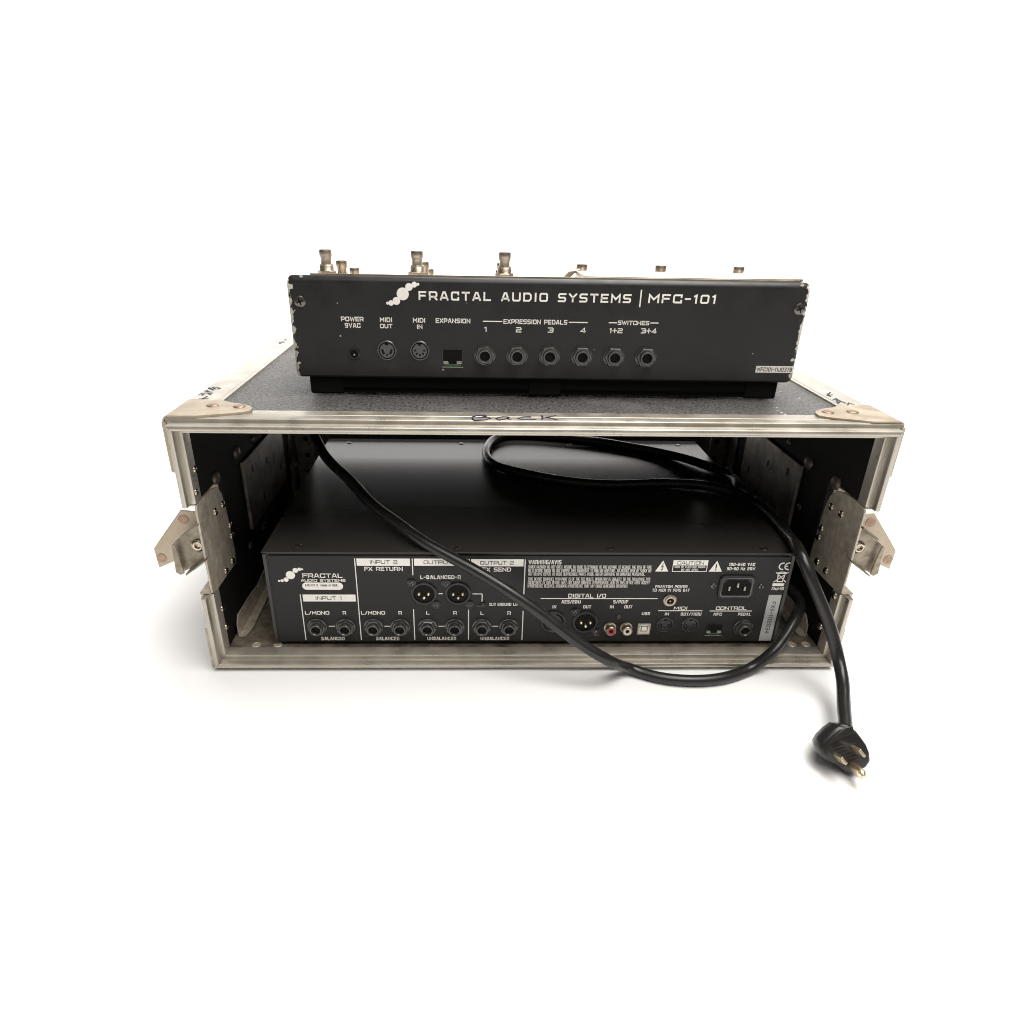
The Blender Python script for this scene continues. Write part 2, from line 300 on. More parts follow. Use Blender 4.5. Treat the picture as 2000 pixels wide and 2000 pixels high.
# painted shell with paint knocked off along its upright edges
def chipped(name, base, hw, zlo, zhi):
    mt = mat(name, base, .40, 0, .45, var=tuple(c*.72 for c in base), vscale=9, rvar=.09, bump=.07, bscale=2200, stain=((.06, .056, .052), 260, .70, .84))
    nt = mt.node_tree; N = nt.nodes; L = nt.links
    b = N['Principled BSDF']
    src = b.inputs['Base Color'].links[0].from_socket
    tc = N.new('ShaderNodeTexCoord')
    sp = N.new('ShaderNodeSeparateXYZ'); L.new(tc.outputs['Object'], sp.inputs[0])
    ab = N.new('ShaderNodeMath'); ab.operation = 'ABSOLUTE'; L.new(sp.outputs['X'], ab.inputs[0])
    ds = N.new('ShaderNodeMath'); ds.operation = 'SUBTRACT'; ds.inputs[0].default_value = hw; L.new(ab.outputs[0], ds.inputs[1])
    n = N.new('ShaderNodeTexNoise'); n.inputs['Scale'].default_value = 230; n.inputs['Detail'].default_value = 6
    L.new(tc.outputs['Object'], n.inputs['Vector'])
    mr = N.new('ShaderNodeMapRange'); mr.inputs['From Min'].default_value = .36; mr.inputs['From Max'].default_value = .66
    mr.inputs['To Min'].default_value = .0001; mr.inputs['To Max'].default_value = .0046
    L.new(n.outputs['Fac'], mr.inputs['Value'])
    lt = N.new('ShaderNodeMath'); lt.operation = 'LESS_THAN'; L.new(ds.outputs[0], lt.inputs[0]); L.new(mr.outputs['Result'], lt.inputs[1])
    mx = N.new('ShaderNodeMix'); mx.data_type = 'RGBA'; mx.inputs[6].default_value = (*base, 1); mx.inputs[7].default_value = (.58, .55, .49, 1)
    L.new(src, mx.inputs[6]); L.new(lt.outputs[0], mx.inputs['Factor']); L.new(mx.outputs[2], b.inputs['Base Color'])
    return mt
SHELL = chipped('black_shell_paint', (.018, .0166, .0158), WP * S, 0, 0)

# ------------------------------------------------------------------ mesh helpers
class MB:
    def __init__(s): s.v = []; s.f = []
    def add(s, vs, fs):
        o = len(s.v); s.v += [tuple(v) for v in vs]; s.f += [tuple(i + o for i in f) for f in fs]
    def box(s, x0, x1, y0, y1, z0, z1):
        s.add([(x0,y0,z0),(x1,y0,z0),(x1,y1,z0),(x0,y1,z0),(x0,y0,z1),(x1,y0,z1),(x1,y1,z1),(x0,y1,z1)],
              [(0,3,2,1),(4,5,6,7),(0,1,5,4),(1,2,6,5),(2,3,7,6),(3,0,4,7)])
    def prism(s, pts, axis, a, b):
        # pts: outline in the two other axes (in xyz order), extruded from a to b
        n = len(pts)
        def mk(p, t):
            return (t, p[0], p[1]) if axis == 'x' else (p[0], t, p[1]) if axis == 'y' else (p[0], p[1], t)
        vs = [mk(p, a) for p in pts] + [mk(p, b) for p in pts]
        fs = [(i, (i+1) % n, n + (i+1) % n, n + i) for i in range(n)] + [tuple(range(n))[::-1], tuple(range(n, 2*n))]
        ar = sum(pts[i][0]*pts[(i+1) % n][1] - pts[(i+1) % n][0]*pts[i][1] for i in range(n))
        flip = (ar < 0) ^ (b < a) ^ (axis == 'y')
        if flip: fs = [f[::-1] for f in fs]
        s.add(vs, fs)
    def lathe(s, prof, c, axis='y', n=24, a0=0, cap=True):
        # prof: list of (radius, offset along axis)
        vs, fs = [], []
        for r, t in prof:
            for k in range(n):
                a = a0 + 2*math.pi*k/n
                ca, sa = r*math.cos(a), r*math.sin(a)
                p = (c[0]+ca, c[1]+t, c[2]+sa) if axis == 'y' else (c[0]+ca, c[1]+sa, c[2]+t) if axis == 'z' else (c[0]+t, c[1]+ca, c[2]+sa)
                vs.append(p)
        for i in range(len(prof)-1):
            for k in range(n):
                q = (i*n+k, i*n+(k+1) % n, (i+1)*n+(k+1) % n, (i+1)*n+k)
                fs.append(q)
        if cap:
            fs.append(tuple(range(n))[::-1]); fs.append(tuple(range((len(prof)-1)*n, len(prof)*n)))
        s.add(vs, fs)
    def disc(s, u, v, r, y, n=20):
        s.add([(u + r*math.cos(2*math.pi*k/n), y, v + r*math.sin(2*math.pi*k/n)) for k in range(n)], [tuple(range(n))])
    def rect(s, u0, v0, u1, v1, y):
        s.add([(u0,y,v0),(u1,y,v0),(u1,y,v1),(u0,y,v1)], [(0,1,2,3)])
    def stroke(s, pts, th, closed=False, put=lambda x, y: (x, 0, y)):
        n = len(pts)
        if n < 2: return
        L_, R_ = [], []
        for i in range(n):
            p = pts[i]
            a = pts[i-1] if (i > 0 or closed) else None
            b = pts[(i+1) % n] if (i < n-1 or closed) else None
            def nrm(p0, p1):
                dx, dy = p1[0]-p0[0], p1[1]-p0[1]; l = math.hypot(dx, dy) or 1e-9
                return (-dy/l, dx/l)
            ns = [nrm(a, p)] if a and not b else [nrm(p, b)] if b and not a else [nrm(a, p), nrm(p, b)]
            if len(ns) == 1: nx, ny = ns[0]; k = 1
            else:
                nx, ny = ns[0][0]+ns[1][0], ns[0][1]+ns[1][1]; l = math.hypot(nx, ny)
                if l < 1e-4: nx, ny = ns[0]; k = 1
                else: nx, ny = nx/l, ny/l; k = min(1/max(.35, nx*ns[0][0]+ny*ns[0][1]), 2.2)
            ex = ey = 0
            L_.append((p[0]+nx*th/2*k, p[1]+ny*th/2*k)); R_.append((p[0]-nx*th/2*k, p[1]-ny*th/2*k))
        vs = [put(*p) for p in L_] + [put(*p) for p in R_]
        fs = [(i, n+i, n+(i+1) % n, (i+1) % n) for i in range(n if closed else n-1)]
        s.add(vs, fs)
    def tube(s, path, r, n=14):
        # path: dense list of Vectors
        vs, fs = [], []
        t0 = (path[1]-path[0]).normalized()
        nrm = t0.orthogonal().normalized()
        for i, p in enumerate(path):
            t = (path[min(i+1, len(path)-1)] - path[max(i-1, 0)]).normalized()
            nrm = (nrm - t*nrm.dot(t)).normalized(); bn = t.cross(nrm)
            rr = r(i/(len(path)-1)) if callable(r) else r
            for k in range(n):
                a = 2*math.pi*k/n
                vs.append(tuple(p + nrm*rr*math.cos(a) + bn*rr*math.sin(a)))
        for i in range(len(path)-1):
            for k in range(n):
                fs.append((i*n+k, i*n+(k+1) % n, (i+1)*n+(k+1) % n, (i+1)*n+k))
        fs.append(tuple(range(n))[::-1]); fs.append(tuple(range((len(path)-1)*n, len(path)*n)))
        s.add(vs, fs)
    def mesh(s, name, m, smooth=35):
        me = bpy.data.meshes.new(name)
        me.from_pydata([(x*S, y*S, z*S) for x, y, z in s.v], [], s.f)
        me.materials.append(m)
        if smooth:
            me.polygons.foreach_set('use_smooth', [True]*len(me.polygons))
            me.set_sharp_from_angle(angle=math.radians(smooth))
        me.update()
        return me
    def build(s, name, m, parent=None, bevel=0, seg=2, smooth=35, loc=None):
        o = bpy.data.objects.new(name, s.mesh(name, m, smooth))
        col.objects.link(o)
        if parent: o.parent = parent
        if loc: o.location = [c*S for c in loc]
        if bevel:
            bv = o.modifiers.new('bevel', 'BEVEL'); bv.width = bevel*S; bv.segments = seg; bv.limit_method = 'ANGLE'; bv.angle_limit = math.radians(40)
            bv.harden_normals = False
        return o
def inst(src, parent, loc, rot=None):
    o = src.copy(); col.objects.link(o); o.parent = parent; o.location = [c*S for c in loc]
    if rot: o.rotation_euler = rot
    return o
def thing(name, loc, label, cat, rz=0):
    o = bpy.data.objects.new(name, None); o.empty_display_size = .02
    col.objects.link(o); o.location = [c*S for c in loc]; o.rotation_euler = (0, 0, rz)
    o['label'] = label; o['category'] = cat
    return o

# ------------------------------------------------------------------ square block lettering drawn with strokes (0-8 grid)
GL = {
'A':(1,['00 38 58 80','12 72']),'B':(1,['@00 08 68 77 75 64 73 71 60','04 64']),'C':(.95,['86 88 18 07 01 10 80 82']),
'D':(1,['@00 08 68 86 82 60']),'E':(.9,['80 00 08 88','04 74']),'F':(.88,['00 08 88','04 74']),'G':(1,['88 18 07 01 10 80 84 54']),
'H':(1,['00 08','80 88','04 84']),'I':(.14,['40 48']),'J':(.85,['88 81 70 10 01 03']),'K':(.95,['00 08','88 34 04','34 80']),
'L':(.85,['08 00 80']),'M':(1.15,['00 08 43 88 80']),'N':(1,['00 08 80 88']),'O':(1,['@10 01 07 18 78 87 81 70']),
'P':(.95,['00 08 78 87 84 73 03']),'Q':(1,['@10 01 07 18 78 87 81 70','52 80']),'R':(1,['00 08 78 87 84 73 03','53 80']),
'S':(.95,['88 18 07 05 14 74 83 81 70 00']),'T':(.95,['08 88','48 40']),'U':(1,['08 01 10 70 81 88']),'V':(1,['08 40 88']),
'W':(1.35,['08 20 47 60 88']),'X':(.95,['00 88','08 80']),'Y':(.95,['08 44 88','44 40']),'Z':(.95,['08 88 00 80']),
'0':(.9,['@10 01 07 18 78 87 81 70']),'1':(.35,['17 68 60']),'2':(.9,['08 78 87 85 74 14 03 00 80']),'3':(.9,['08 78 87 85 74 34','74 83 81 70 00']),
'4':(.95,['60 68 02 82']),'5':(.9,['88 08 05 75 84 81 70 00']),'6':(.9,['78 18 07 01 10 70 81 84 75 05']),'7':(.85,['08 88 30']),
'8':(.9,['@10 01 07 18 78 87 81 70','04 84']),'9':(.9,['10 70 81 87 78 18 07 05 14 84']),
'/':(.6,['00 88']),'-':(.55,['04 84']),'+':(.8,['04 84','40 48 '.strip()]),'.':(.16,['40 41']),',':(.16,['41 29']) ,':':(.16,['41 42','46 47']),
'!':(.14,['40 41','43 48']),'(':(.3,['88 15 13 80']),')':(.3,['08 75 73 00']),' ':(.5,[]),
'a':(.75,['06 76 70 10 01 03 74']),'d':(.75,['88 80 00 06 86']),'e':(.75,['80 00 06 86 83 03']),'i':(.14,['40 46']),'n':(.75,['00 06 86 80']),
'z':(.7,['06 86 00 80']),'o':(.75,['@00 06 86 80']),
}
GL[','] = (.16, ['51 30'])
def text_strokes(txt, u0, v0, w, h, th, mb, y, rot=None, sp=None):
    t = th*h if h > 4 else min(th, .185)*h
    gap = sp*h if sp else t + (.30 if h > 5.5 and len(txt) > 6 else .13)*h
    tot = sum(GL[c][0] for c in txt)
    if gap*(len(txt)-1) > .42*w: gap = .42*w/(len(txt)-1); t = min(t, gap*.62)
    sx = (w - t - gap*(len(txt)-1))/tot; sy = (h - t)/8
    x = u0 + t/2
    for c in txt:
        gw, pl = GL[c]
        for p in pl:
            closed = p[0] == '@'
            pts = [(x + int(q[0])/8*gw*sx, v0 + t/2 + int(q[1])*sy) for q in p.lstrip('@').split()]
            if not closed and len(pts) >= 2:      # square ends
                def ext(a, b):
                    l = math.hypot(a[0]-b[0], a[1]-b[1]) or 1e-9
                    return (a[0]+(a[0]-b[0])/l*t*.5, a[1]+(a[1]-b[1])/l*t*.5)
                e0, e1 = ext(pts[0], pts[1]), ext(pts[-1], pts[-2])
                pts = [e0] + pts[1:-1] + [e1]
            put = (lambda a, b: (a, y, b)) if rot is None else rot
            mb.stroke(pts, t, closed, put)
        x += gw*sx + gap

def print_text(item, parent, y, m):
    s_, u, v, w, h, th, nm = item
    mb = MB(); text_strokes(s_, u, v, w, h, th, mb, y)
    return mb.build(nm, m, parent, smooth=0)

# ================================================================== setting
mb = MB()
prof = [(-2500, 0), (2350, 0)]
for k in range(1, 13):
    a = math.pi/2*k/12
    prof.append((2350 + 600*math.sin(a), 600*(1-math.cos(a))))
prof.append((2950, 1330))
vs = [(-5000, y, z) for y, z in prof] + [(5000, y, z) for y, z in prof]
n = len(prof)
mb.add(vs, [(i, n+i, n+i+1, i+1) for i in range(n-1)])
bd = mb.build('backdrop', WHITE, smooth=60)
bd['kind'] = 'structure'
bd['label'] = 'seamless white paper floor rising behind the case'

# ================================================================== flight case
case = thing('flight_case', (0, 0, 0), 'open worn rack flight case with aluminium edges standing on the white floor', 'flight case')
t0, t1 = 1.4, 9.6
# boards
mb = MB(); mb.box(-W+1.4, W-1.4, 1.8, D-1.8, H-t1, H-t0); mb.build('top_board', VINYL, case)
mb = MB(); mb.box(-W+1.4, W-1.4, 1.8, D-1.8, t0, t1); mb.build('bottom_board', VINYL, case)
zc0, zc1 = RAIL_CUT[1], RAIL_CUT[0]
for sg in (-1, 1):
    mb = MB()
    xs = sorted((sg*(W-t0), sg*(W-t1)))
    # side board with the latch recess cut out at the front
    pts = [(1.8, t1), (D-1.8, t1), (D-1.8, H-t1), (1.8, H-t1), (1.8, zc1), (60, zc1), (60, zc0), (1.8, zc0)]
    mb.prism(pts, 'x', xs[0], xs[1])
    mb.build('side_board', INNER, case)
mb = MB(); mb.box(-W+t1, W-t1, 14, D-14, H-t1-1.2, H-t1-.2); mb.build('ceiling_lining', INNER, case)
# extruded front frame: profile in (distance in from the outer face, depth)
PROF = [(0,21.5),(0,11.2),(.55,10.8),(.55,10.0),(0,9.6),(0,1.6),(.5,.5),(1.6,0),(3.1,0),(3.2,-6.6),(3.7,-7.6),(4.6,-8),(6.0,-8),(6.9,-7.5),(7.3,-6.6),(7.3,.2),
        (9.9,.2),(10.6,.5),(10.9,1.2),(10.9,11.5),(9.7,11.5),(9.7,2.4),(1.4,2.4),(1.4,21.5)]
def rail(name, ends, where, prof=PROF):
    # ends(n, which) gives the coordinate along the rail; where(n, y, t) gives the 3D point
    k = len(prof); vs = [where(n_, y_, ends(n_, 0)) for n_, y_ in prof] + [where(n_, y_, ends(n_, 1)) for n_, y_ in prof]
    fs = [(i, (i+1) % k, k+(i+1) % k, k+i) for i in range(k)] + [tuple(range(k))[::-1], tuple(range(k, 2*k))]
    b_ = MB(); b_.add(vs, fs)
    o = b_.build(name, ALU, case, smooth=32)
    import bmesh
    bm = bmesh.new(); bm.from_mesh(o.data); bmesh.ops.recalc_face_normals(bm, faces=bm.faces); bm.to_mesh(o.data); bm.free()
    return o
top_rail = rail('edge_rail', lambda n_, e: (-(W-n_), W-n_)[e], lambda n_, y, t: (t, y, H-n_))
bot_rail = rail('edge_rail', lambda n_, e: (-(W-n_-.15), W-n_-.15)[e], lambda n_, y, t: (t, y, n_))
for sg in (-1, 1):
    for lo, hi in (((lambda n_: n_+.15), (lambda n_: zc0)), ((lambda n_: zc1), (lambda n_: H-n_-.15))):
        rail('edge_rail', lambda n_, e: (lo(n_), hi(n_))[e], lambda n_, y, t: (sg*(W-n_), y, t))
# back frame, plain
BPROF = [(0,21.5),(0,1),(1,0),(10,0),(10.9,1),(10.9,16),(9.7,16),(9.7,2.4),(1.4,2.4),(1.4,21.5)]
rail('edge_rail', lambda n_, e: (-(W-n_), W-n_)[e], lambda n_, y, t: (t, D-y, H-n_), BPROF)
rail('edge_rail', lambda n_, e: (-(W-n_-.15), W-n_-.15)[e], lambda n_, y, t: (t, D-y, n_), BPROF)
for sg in (-1, 1):
    rail('edge_rail', lambda n_, e: (n_+.15, H-n_-.15)[e], lambda n_, y, t: (sg*(W-n_), D-y, t), BPROF)
# front to back double-angle rails on the four long edges
SP = [(0,25.5),(0,22.6),(.35,22.3),(.35,21.7),(0,21.4),(0,.8),(.25,.25),(.8,0),(24,0),(24,1.4),(1.4,1.4),(1.4,25.5)]
side_rails = {}
for sg in (-1, 1):
    for zz in (0, 1):
        o = rail('edge_rail', lambda n_, e: (21.9, D-21.9)[e], (lambda n_, y, t: (sg*(W-y), t, H-n_)) if zz else (lambda n_, y, t: (sg*(W-y), t, n_)), SP)
        side_rails[(sg, zz)] = o
# corner braces: shaped steel plates wrapped over the front top corners, riveted
def brace(outline, sg, rivs):
    mb = MB()
    pts = [(sg*(W-2.3), 1.0), (sg*(W-2.3), 45.83)] + [(x, y) for x, y in outline] + [(sg*(W-22), 1.0)]
    mb.prism(pts, 'z', H+.15, H+1.7)
    for y0_, y1_ in ((1.0, 45.8),):
        arc = [(math.cos(math.radians(q)), math.sin(math.radians(q))) for q in range(0, 91, 15)]
        ring = [(sg*(W-2.3+4*c_), H-2.3+4*s_) for c_, s_ in arc] + [(sg*(W-2.3+2.7*c_), H-2.3+2.7*s_) for c_, s_ in arc[::-1]]
        mb.prism(ring, 'y', y0_, y1_)
    side = [(1.0, H-2.3), (1.0, H-30), (8, H-42), (24, H-30), (45, H-22), (45, H-2.3)]
    xs = sorted((sg*(W+.15), sg*(W+1.7)))
    mb.prism(side, 'x', xs[0], xs[1])
    mb.box(*sorted((sg*(W-1), sg*(W+1.7))), -1.0, .6, H-40, H-2.5)
    o = mb.build('corner_brace', ZINC, case, bevel=.7, seg=3)
    for x, y in rivs:
        mb = MB(); mb.lathe([(4.4, 0), (4.4, .35), (3.9, .85), (1.4, 1.15), (.01, 1.0)], (x, y, H+1.6), 'z', 20)
        mb.build('rivet', COPPER, o)
BR = BRACE[:8] + [(-218, 8.6), (-228, 5.2), (-236, 2.5)]
brace(BR, -1, BRACE_RIVETS)
brace([(-x + .5, y + .5) for x, y in BR], 1, BRACE_R_RIVETS)
for sg in (-1, 1):      # bottom corners
    mb = MB()
    side = [(1.0, -.2), (1.0, 30), (8, 40), (24, 30), (45, 22), (45, -.2)]
    xs = sorted((sg*(W+.15), sg*(W+1.7)))
    mb.prism(side, 'x', xs[0], xs[1])
    mb.box(*sorted((sg*(W-1), sg*(W+1.7))), -1.0, .6, .3, 38)
    mb.build('corner_brace', STEEL, case, bevel=.6)
rs = random.Random(11)
for px_, py_ in SCUFF:
    mb = MB()
    for _ in range(2):
        r = rs.uniform(.35, .9); cx_, cy_ = px_+rs.uniform(-1.6, 1.6), py_+rs.uniform(-1.2, 1.2)
        mb.add([(cx_+r*1.3*math.cos(a*1.05)*rs.uniform(.6, 1.1), cy_+r*math.sin(a*1.05)*rs.uniform(.6, 1.1), H-t0+.12) for a in range(6)], [tuple(range(6))])
    mb.build('scuff_mark', WLABEL, case, smooth=0)
# felt pen writing on the aluminium
def ink(strokes, parent, th=.9, name='marker_writing'):
    mb = MB()
    for s_ in strokes:
        mb.stroke(s_, th, False, lambda a, b: (a, b, H+.22))
    mb.build(name, MARKER, parent, smooth=0)
ink(MARK_BACK, top_rail, 1.3)
ink(MARK_LEFT, side_rails[(-1, 1)], 1.4)
ink(MARK_RIGHT, side_rails[(1, 1)], 1.3)
ink(MARK_CORNER, side_rails[(-1, 1)], 1.2)
# inside of the case: rivets, handle backing boxes, rack rails, floor angles
dome = MB(); dome.lathe([(3.4, 0), (3.3, .6), (2.6, 1.4), (1.3, 1.9), (.01, 2.0)], (0, 0, 0), 'x', 14)
rv_m = dome.mesh('rivet', RIVET, 60); rv_d = dome.mesh('rivet', DULL_RIVET, 60)
def rivet(parent, x, y, z, sg, me, sc=1):
    o = bpy.data.objects.new('rivet', me); col.objects.link(o); o.parent = parent
    o.location = (x*S, y*S, z*S); o.scale = (sc*(1 if sg < 0 else -1), sc, sc)
    return o
for i, (y, z) in enumerate(WALL_RIVETS):
    if i < 4: rivet(case, -(W-10.9), y, z, -1, rv_m, .8)
    else: rivet(case, -(W-9.6), y, z, -1, rv_d, 1.7 if i in (4, 5) else 1.1)
for i, (y, z) in enumerate(WALL_RIVETS_R):
    rivet(case, (W-9.6) if i < 4 else (W-10.9), y, z, 1, rv_d if i < 4 else rv_m, 1.9 if i < 2 else 1)
for sg, pl in ((-1, HANDLE_PLATE), (1, HANDLE_PLATE_R)):
    mb = MB()
    xs = sorted((sg*(W-9.6), sg*(W-13.0)))
    mb.box(xs[0], xs[1], 106, 236, 76, 142)
    o = mb.build('handle_backing', DARKSTEEL, case, bevel=.8)
    x2 = sorted((sg*(W-13.0), sg*(W-13.35)))
    for y, z in ((128, 128), (172, 120), (150, 92), (215, 98)):
        mb = MB(); mb.box(x2[0], x2[1], y-1.6, y+1.6, z-3.5, z+3.5)
        mb.build('slot', HOLE, o)
    # riveted rack angle near the far end
    mb = MB()
    xs = sorted((sg*(W-9.6), sg*(W-11.6)))
    mb.box(xs[0], xs[1], 262, 290, 11, H-12)
    x3 = sorted((sg*(W-9.6), sg*(W-31)))
    mb.box(x3[0], x3[1], 290, 292.5, 11, H-12)
    o = mb.build('rack_rail', DARKSTEEL, case, bevel=.4)
    for z in (30, 75, 120, 165): rivet(o, sg*(W-11.6), 276, z, sg, rv_d, 1.2)
    mb = MB()
    for k in range(9):
        mb.lathe([(3, 0), (3, .4)], (sg*(W-24), 289.7, 24+k*20), 'y', 12)
    mb.build('rack_hole', HOLE, o)
mb = MB(); mb.box(-W+32, W-32, 293.2, 296, 126, H-11.2); mb.build('reflection_blocker', INNER, case)  # added unseen board: cuts off the lid's reflection and darkens the inside
mb = MB(); mb.box(-W+9.7, W-9.7, 11.6, 118, 9.62, 10.1); fl = mb.build('sill_plate', FLOORSTEEL, case)
ring = MB(); ring.lathe([(3.9, 0), (3.9, .5), (3.2, .9), (2.6, .5), (.01, .5)], (0, 0, 0), 'z', 18)
rm = ring.mesh('rivet', STEEL)
for x, y in FLOOR_RIVETS:
    o = bpy.data.objects.new('rivet', rm); col.objects.link(o); o.parent = case; o.location = (x*S, max(y, 15.8)*S, 10.05*S)
mb = MB(); mb.box(-W+t1+.2, W-t1-.2, 118.2, D-30, 9.7, 10.4); mb.build('floor_lining', INNER, case)
for sg in (-1, 1):
    # bent steel angle lying along the inside bottom corner
    mb = MB()
    x = lambda a: sg*(W-a)
    vs = []
    for y, lift, cut in ((27, 0, 1), (41, 0, 0), (80, .6, 0), (95, 1.4, 0), (120, .6, 0), (200, 0, 0), (280, 0, 0)):
        vs.append([(x(10.6 + (1.5 if cut else lift)), y + (5 if cut else 0), 25 - (5 if cut else lift*1.5)), (x(13.8), y, 11.2), (x(20 if cut else 22.5 - lift), y, 11.8)])
    flat = [p for r3 in vs for p in r3]
    fs = []
    for i in range(len(vs)-1):
        for j in range(2):
            q = (i*3+j, i*3+j+1, (i+1)*3+j+1, (i+1)*3+j)
            fs.append(q if sg < 0 else q[::-1])
    mb.add(flat, fs)
    o = mb.build('floor_angle', STEEL, case, smooth=0)
    sd = o.modifiers.new('solid', 'SOLIDIFY'); sd.thickness = .0014; sd.offset = 0
# latch recesses: steel dish plates, latch plate and hook on both sides
for sg, rvs in ((-1, CATCH_RIVETS), (1, CATCH_R_RIVETS)):
    X = lambda a: sg*(W-a)
    out = [(1.5, zc1-1), (14, zc1-.2), (34, zc1-1.2), (44, zc1-4), (51, zc1-12), (54.5, zc1-24), (58.5, 80), (56, zc0-1.5), (6, zc0-.5), (-1.5, zc0+2), (-1.5, zc1-3)]
    mb = MB()
    xs = sorted((X(9.4), X(11.2)))
    mb.prism([(y, z) for y, z in out], 'x', xs[0], xs[1])
    # flanges folding outwards above and below, and a rear return
    def slab(pts):
        n_ = len(pts)//2
        mb.add(pts, [tuple(range(n_))[::-1], tuple(range(n_, 2*n_))] + [(i, (i+1) % n_, n_+(i+1) % n_, n_+i) for i in range(n_)])
    for z in (zc1-1.8, zc0+.4):
        mb.box(*sorted((X(.2), X(9.3))), -.5, 50, z, z+1.4)
    mb.box(*sorted((X(.2), X(9.3))), 50.2, 51.6, zc0+2, zc1-2)
    o = mb.build('latch_dish', STEEL, case, bevel=.6, seg=3)
    for y, z in rvs: rivet(o, X(11.2), y, z, sg, rv_m, .95)
    # flange sticking out beside the case
    fl = MB()
    P_ = [(abs(a), b) for a, b in LATCH_PLATE]
    fl.prism([(sg*a, b) for a, b in P_], 'y', 20, 22)
    lp = fl.build('latch_plate', ZINC, case, bevel=.5)
    for a, b in LATCH_HOLES:
        h_ = MB(); h_.lathe([(3.9, 0), (3.9, .3), (3.2, .35), (2.9, .1)], (sg*abs(a), 19.6, b), 'y', 18)
        h_.build('rivet', COPPER, lp)
    hk = MB()
    hp = [(sg*abs(a), b) for a, b in HOOK]
    hk.prism(hp, 'y', 4, 5.6)
    def fold(p, q, y0_, y1_, dz0, dz1, th_=1.5):
        hk.add([(p[0], y0_, p[1]+dz0), (q[0], y0_, q[1]+dz0), (q[0], y1_, q[1]+dz1), (p[0], y1_, p[1]+dz1),
                (p[0], y0_, p[1]+dz0-th_), (q[0], y0_, q[1]+dz0-th_), (q[0], y1_, q[1]+dz1-th_), (p[0], y1_, p[1]+dz1-th_)],
               [(0,1,2,3),(7,6,5,4),(0,4,5,1),(1,5,6,2),(2,6,7,3),(3,7,4,0)])
    fold(hp[1], hp[2], -5, 5.5, 1.6, .2)             # flange folded forwards along the top
    fold(hp[4], hp[3], -6, 5.5, .4, .4)              # and along the bottom
    ho = hk.build('latch_hook', HOOKSTEEL, case, bevel=.45)
    tb = MB()                                        # outer hooked tab
    t0p, t1p = hp[0], hp[5]
    tb.prism([(sg*abs(HOOK[0][0])-sg*0, hp[0][1]), ((hp[0][0]*.72+hp[1][0]*.28), hp[0][1]*.72+hp[1][1]*.28), (hp[4][0]*.55+hp[5][0]*.45, hp[4][1]*.55+hp[5][1]*.45), hp[5], hp[6]], 'y', -1.2, .4)
    tb.build('hook_tab', HOOKSTEEL, ho, bevel=.6)
    h_ = MB(); h_.lathe([(5.0, 0), (5.0, -1.6), (3.6, -2.6), (2.4, -2.6), (2.2, -.8), (.01, -.8)], (sg*abs(HOOK_RIVET[0]), 4, HOOK_RIVET[1]), 'y', 20)
    h_.build('rivet', RIVET, ho)

# ================================================================== connectors (shared builders; all face towards -y)
def jack_parts(big=True):
    """nut with washer, and the threaded bushing as its sub-part; returned at the origin"""
    nut = MB()
    nut.lathe([(8.2, 0), (8.2, -.9), (7.6, -1.1)], (0, 0, 0), 'y', 28)
    rr = 7.9
    nut.lathe([(rr, -1.0), (rr, -3.2), (rr*.92, -4.0), (rr*.6, -4.0)], (0, 0, 0), 'y', 6, a0=math.radians(12))
    b = MB()
    b.lathe([(5.4, -3.8), (5.4, -6.0), (5.0, -6.6), (4.0, -6.6), (3.5, -6.0), (3.4, -4.4), (3.4, -4.0)], (0, 0, 0), 'y', 26, cap=False)
    h = MB(); h.disc(0, 0, 3.6, -4.15)
    return nut.mesh('jack', JACKPL, 30), b.mesh('bushing', JACKPL, 40), h.mesh('socket_hole', HOLE)
JM = jack_parts()
def jack(parent, u, v, y=0, turn=0):
    o = bpy.data.objects.new('jack', JM[0]); col.objects.link(o); o.parent = parent; o.location = (u*S, y*S, v*S); o.rotation_euler = (0, turn, 0)
    for nm, me in (('bushing', JM[1]), ('socket_hole', JM[2])):
        c = bpy.data.objects.new(nm, me); col.objects.link(c); c.parent = o
    return o
def din(parent, u, v, y, pins, r=7.6):
    mb = MB()
    mb.lathe([(r, 0), (r, -.9), (r-.5, -1.3), (r-1.2, -1.3), (r-1.4, -.2), (r-2.1, -.2), (r-2.1, -.9), (.01, -.9)], (u, y, v), 'y', 30)
    o = mb.build('midi_port', JACKPL, parent)
    mb = MB(); mb.rect(u-1.3, v+r-3.6, u+1.3, v+r-2.0, y-.98)
    ann = [(u+rr_*math.cos(2*math.pi*k/30), y-.25, v+rr_*math.sin(2*math.pi*k/30)) for rr_ in (r-1.35, r-2.15) for k in range(30)]
    mb.add(ann, [(k, (k+1) % 30, 30+(k+1) % 30, 30+k) for k in range(30)])
    k0 = [180, 225, 270, 315, 0, 202, 338][:pins] if pins > 5 else [180, 225, 270, 315, 0]
    for a in k0:
        ca, sa = math.cos(math.radians(a)), math.sin(math.radians(a))
        mb.stroke([(u+ca*2.6, v+sa*2.6+.3), (u+ca*4.3, v+sa*4.3+.3)], 1.25, False, lambda p, q: (p, y-1.0, q))
    mb.build('pin_slot', HOLE, o, smooth=0)
    return o
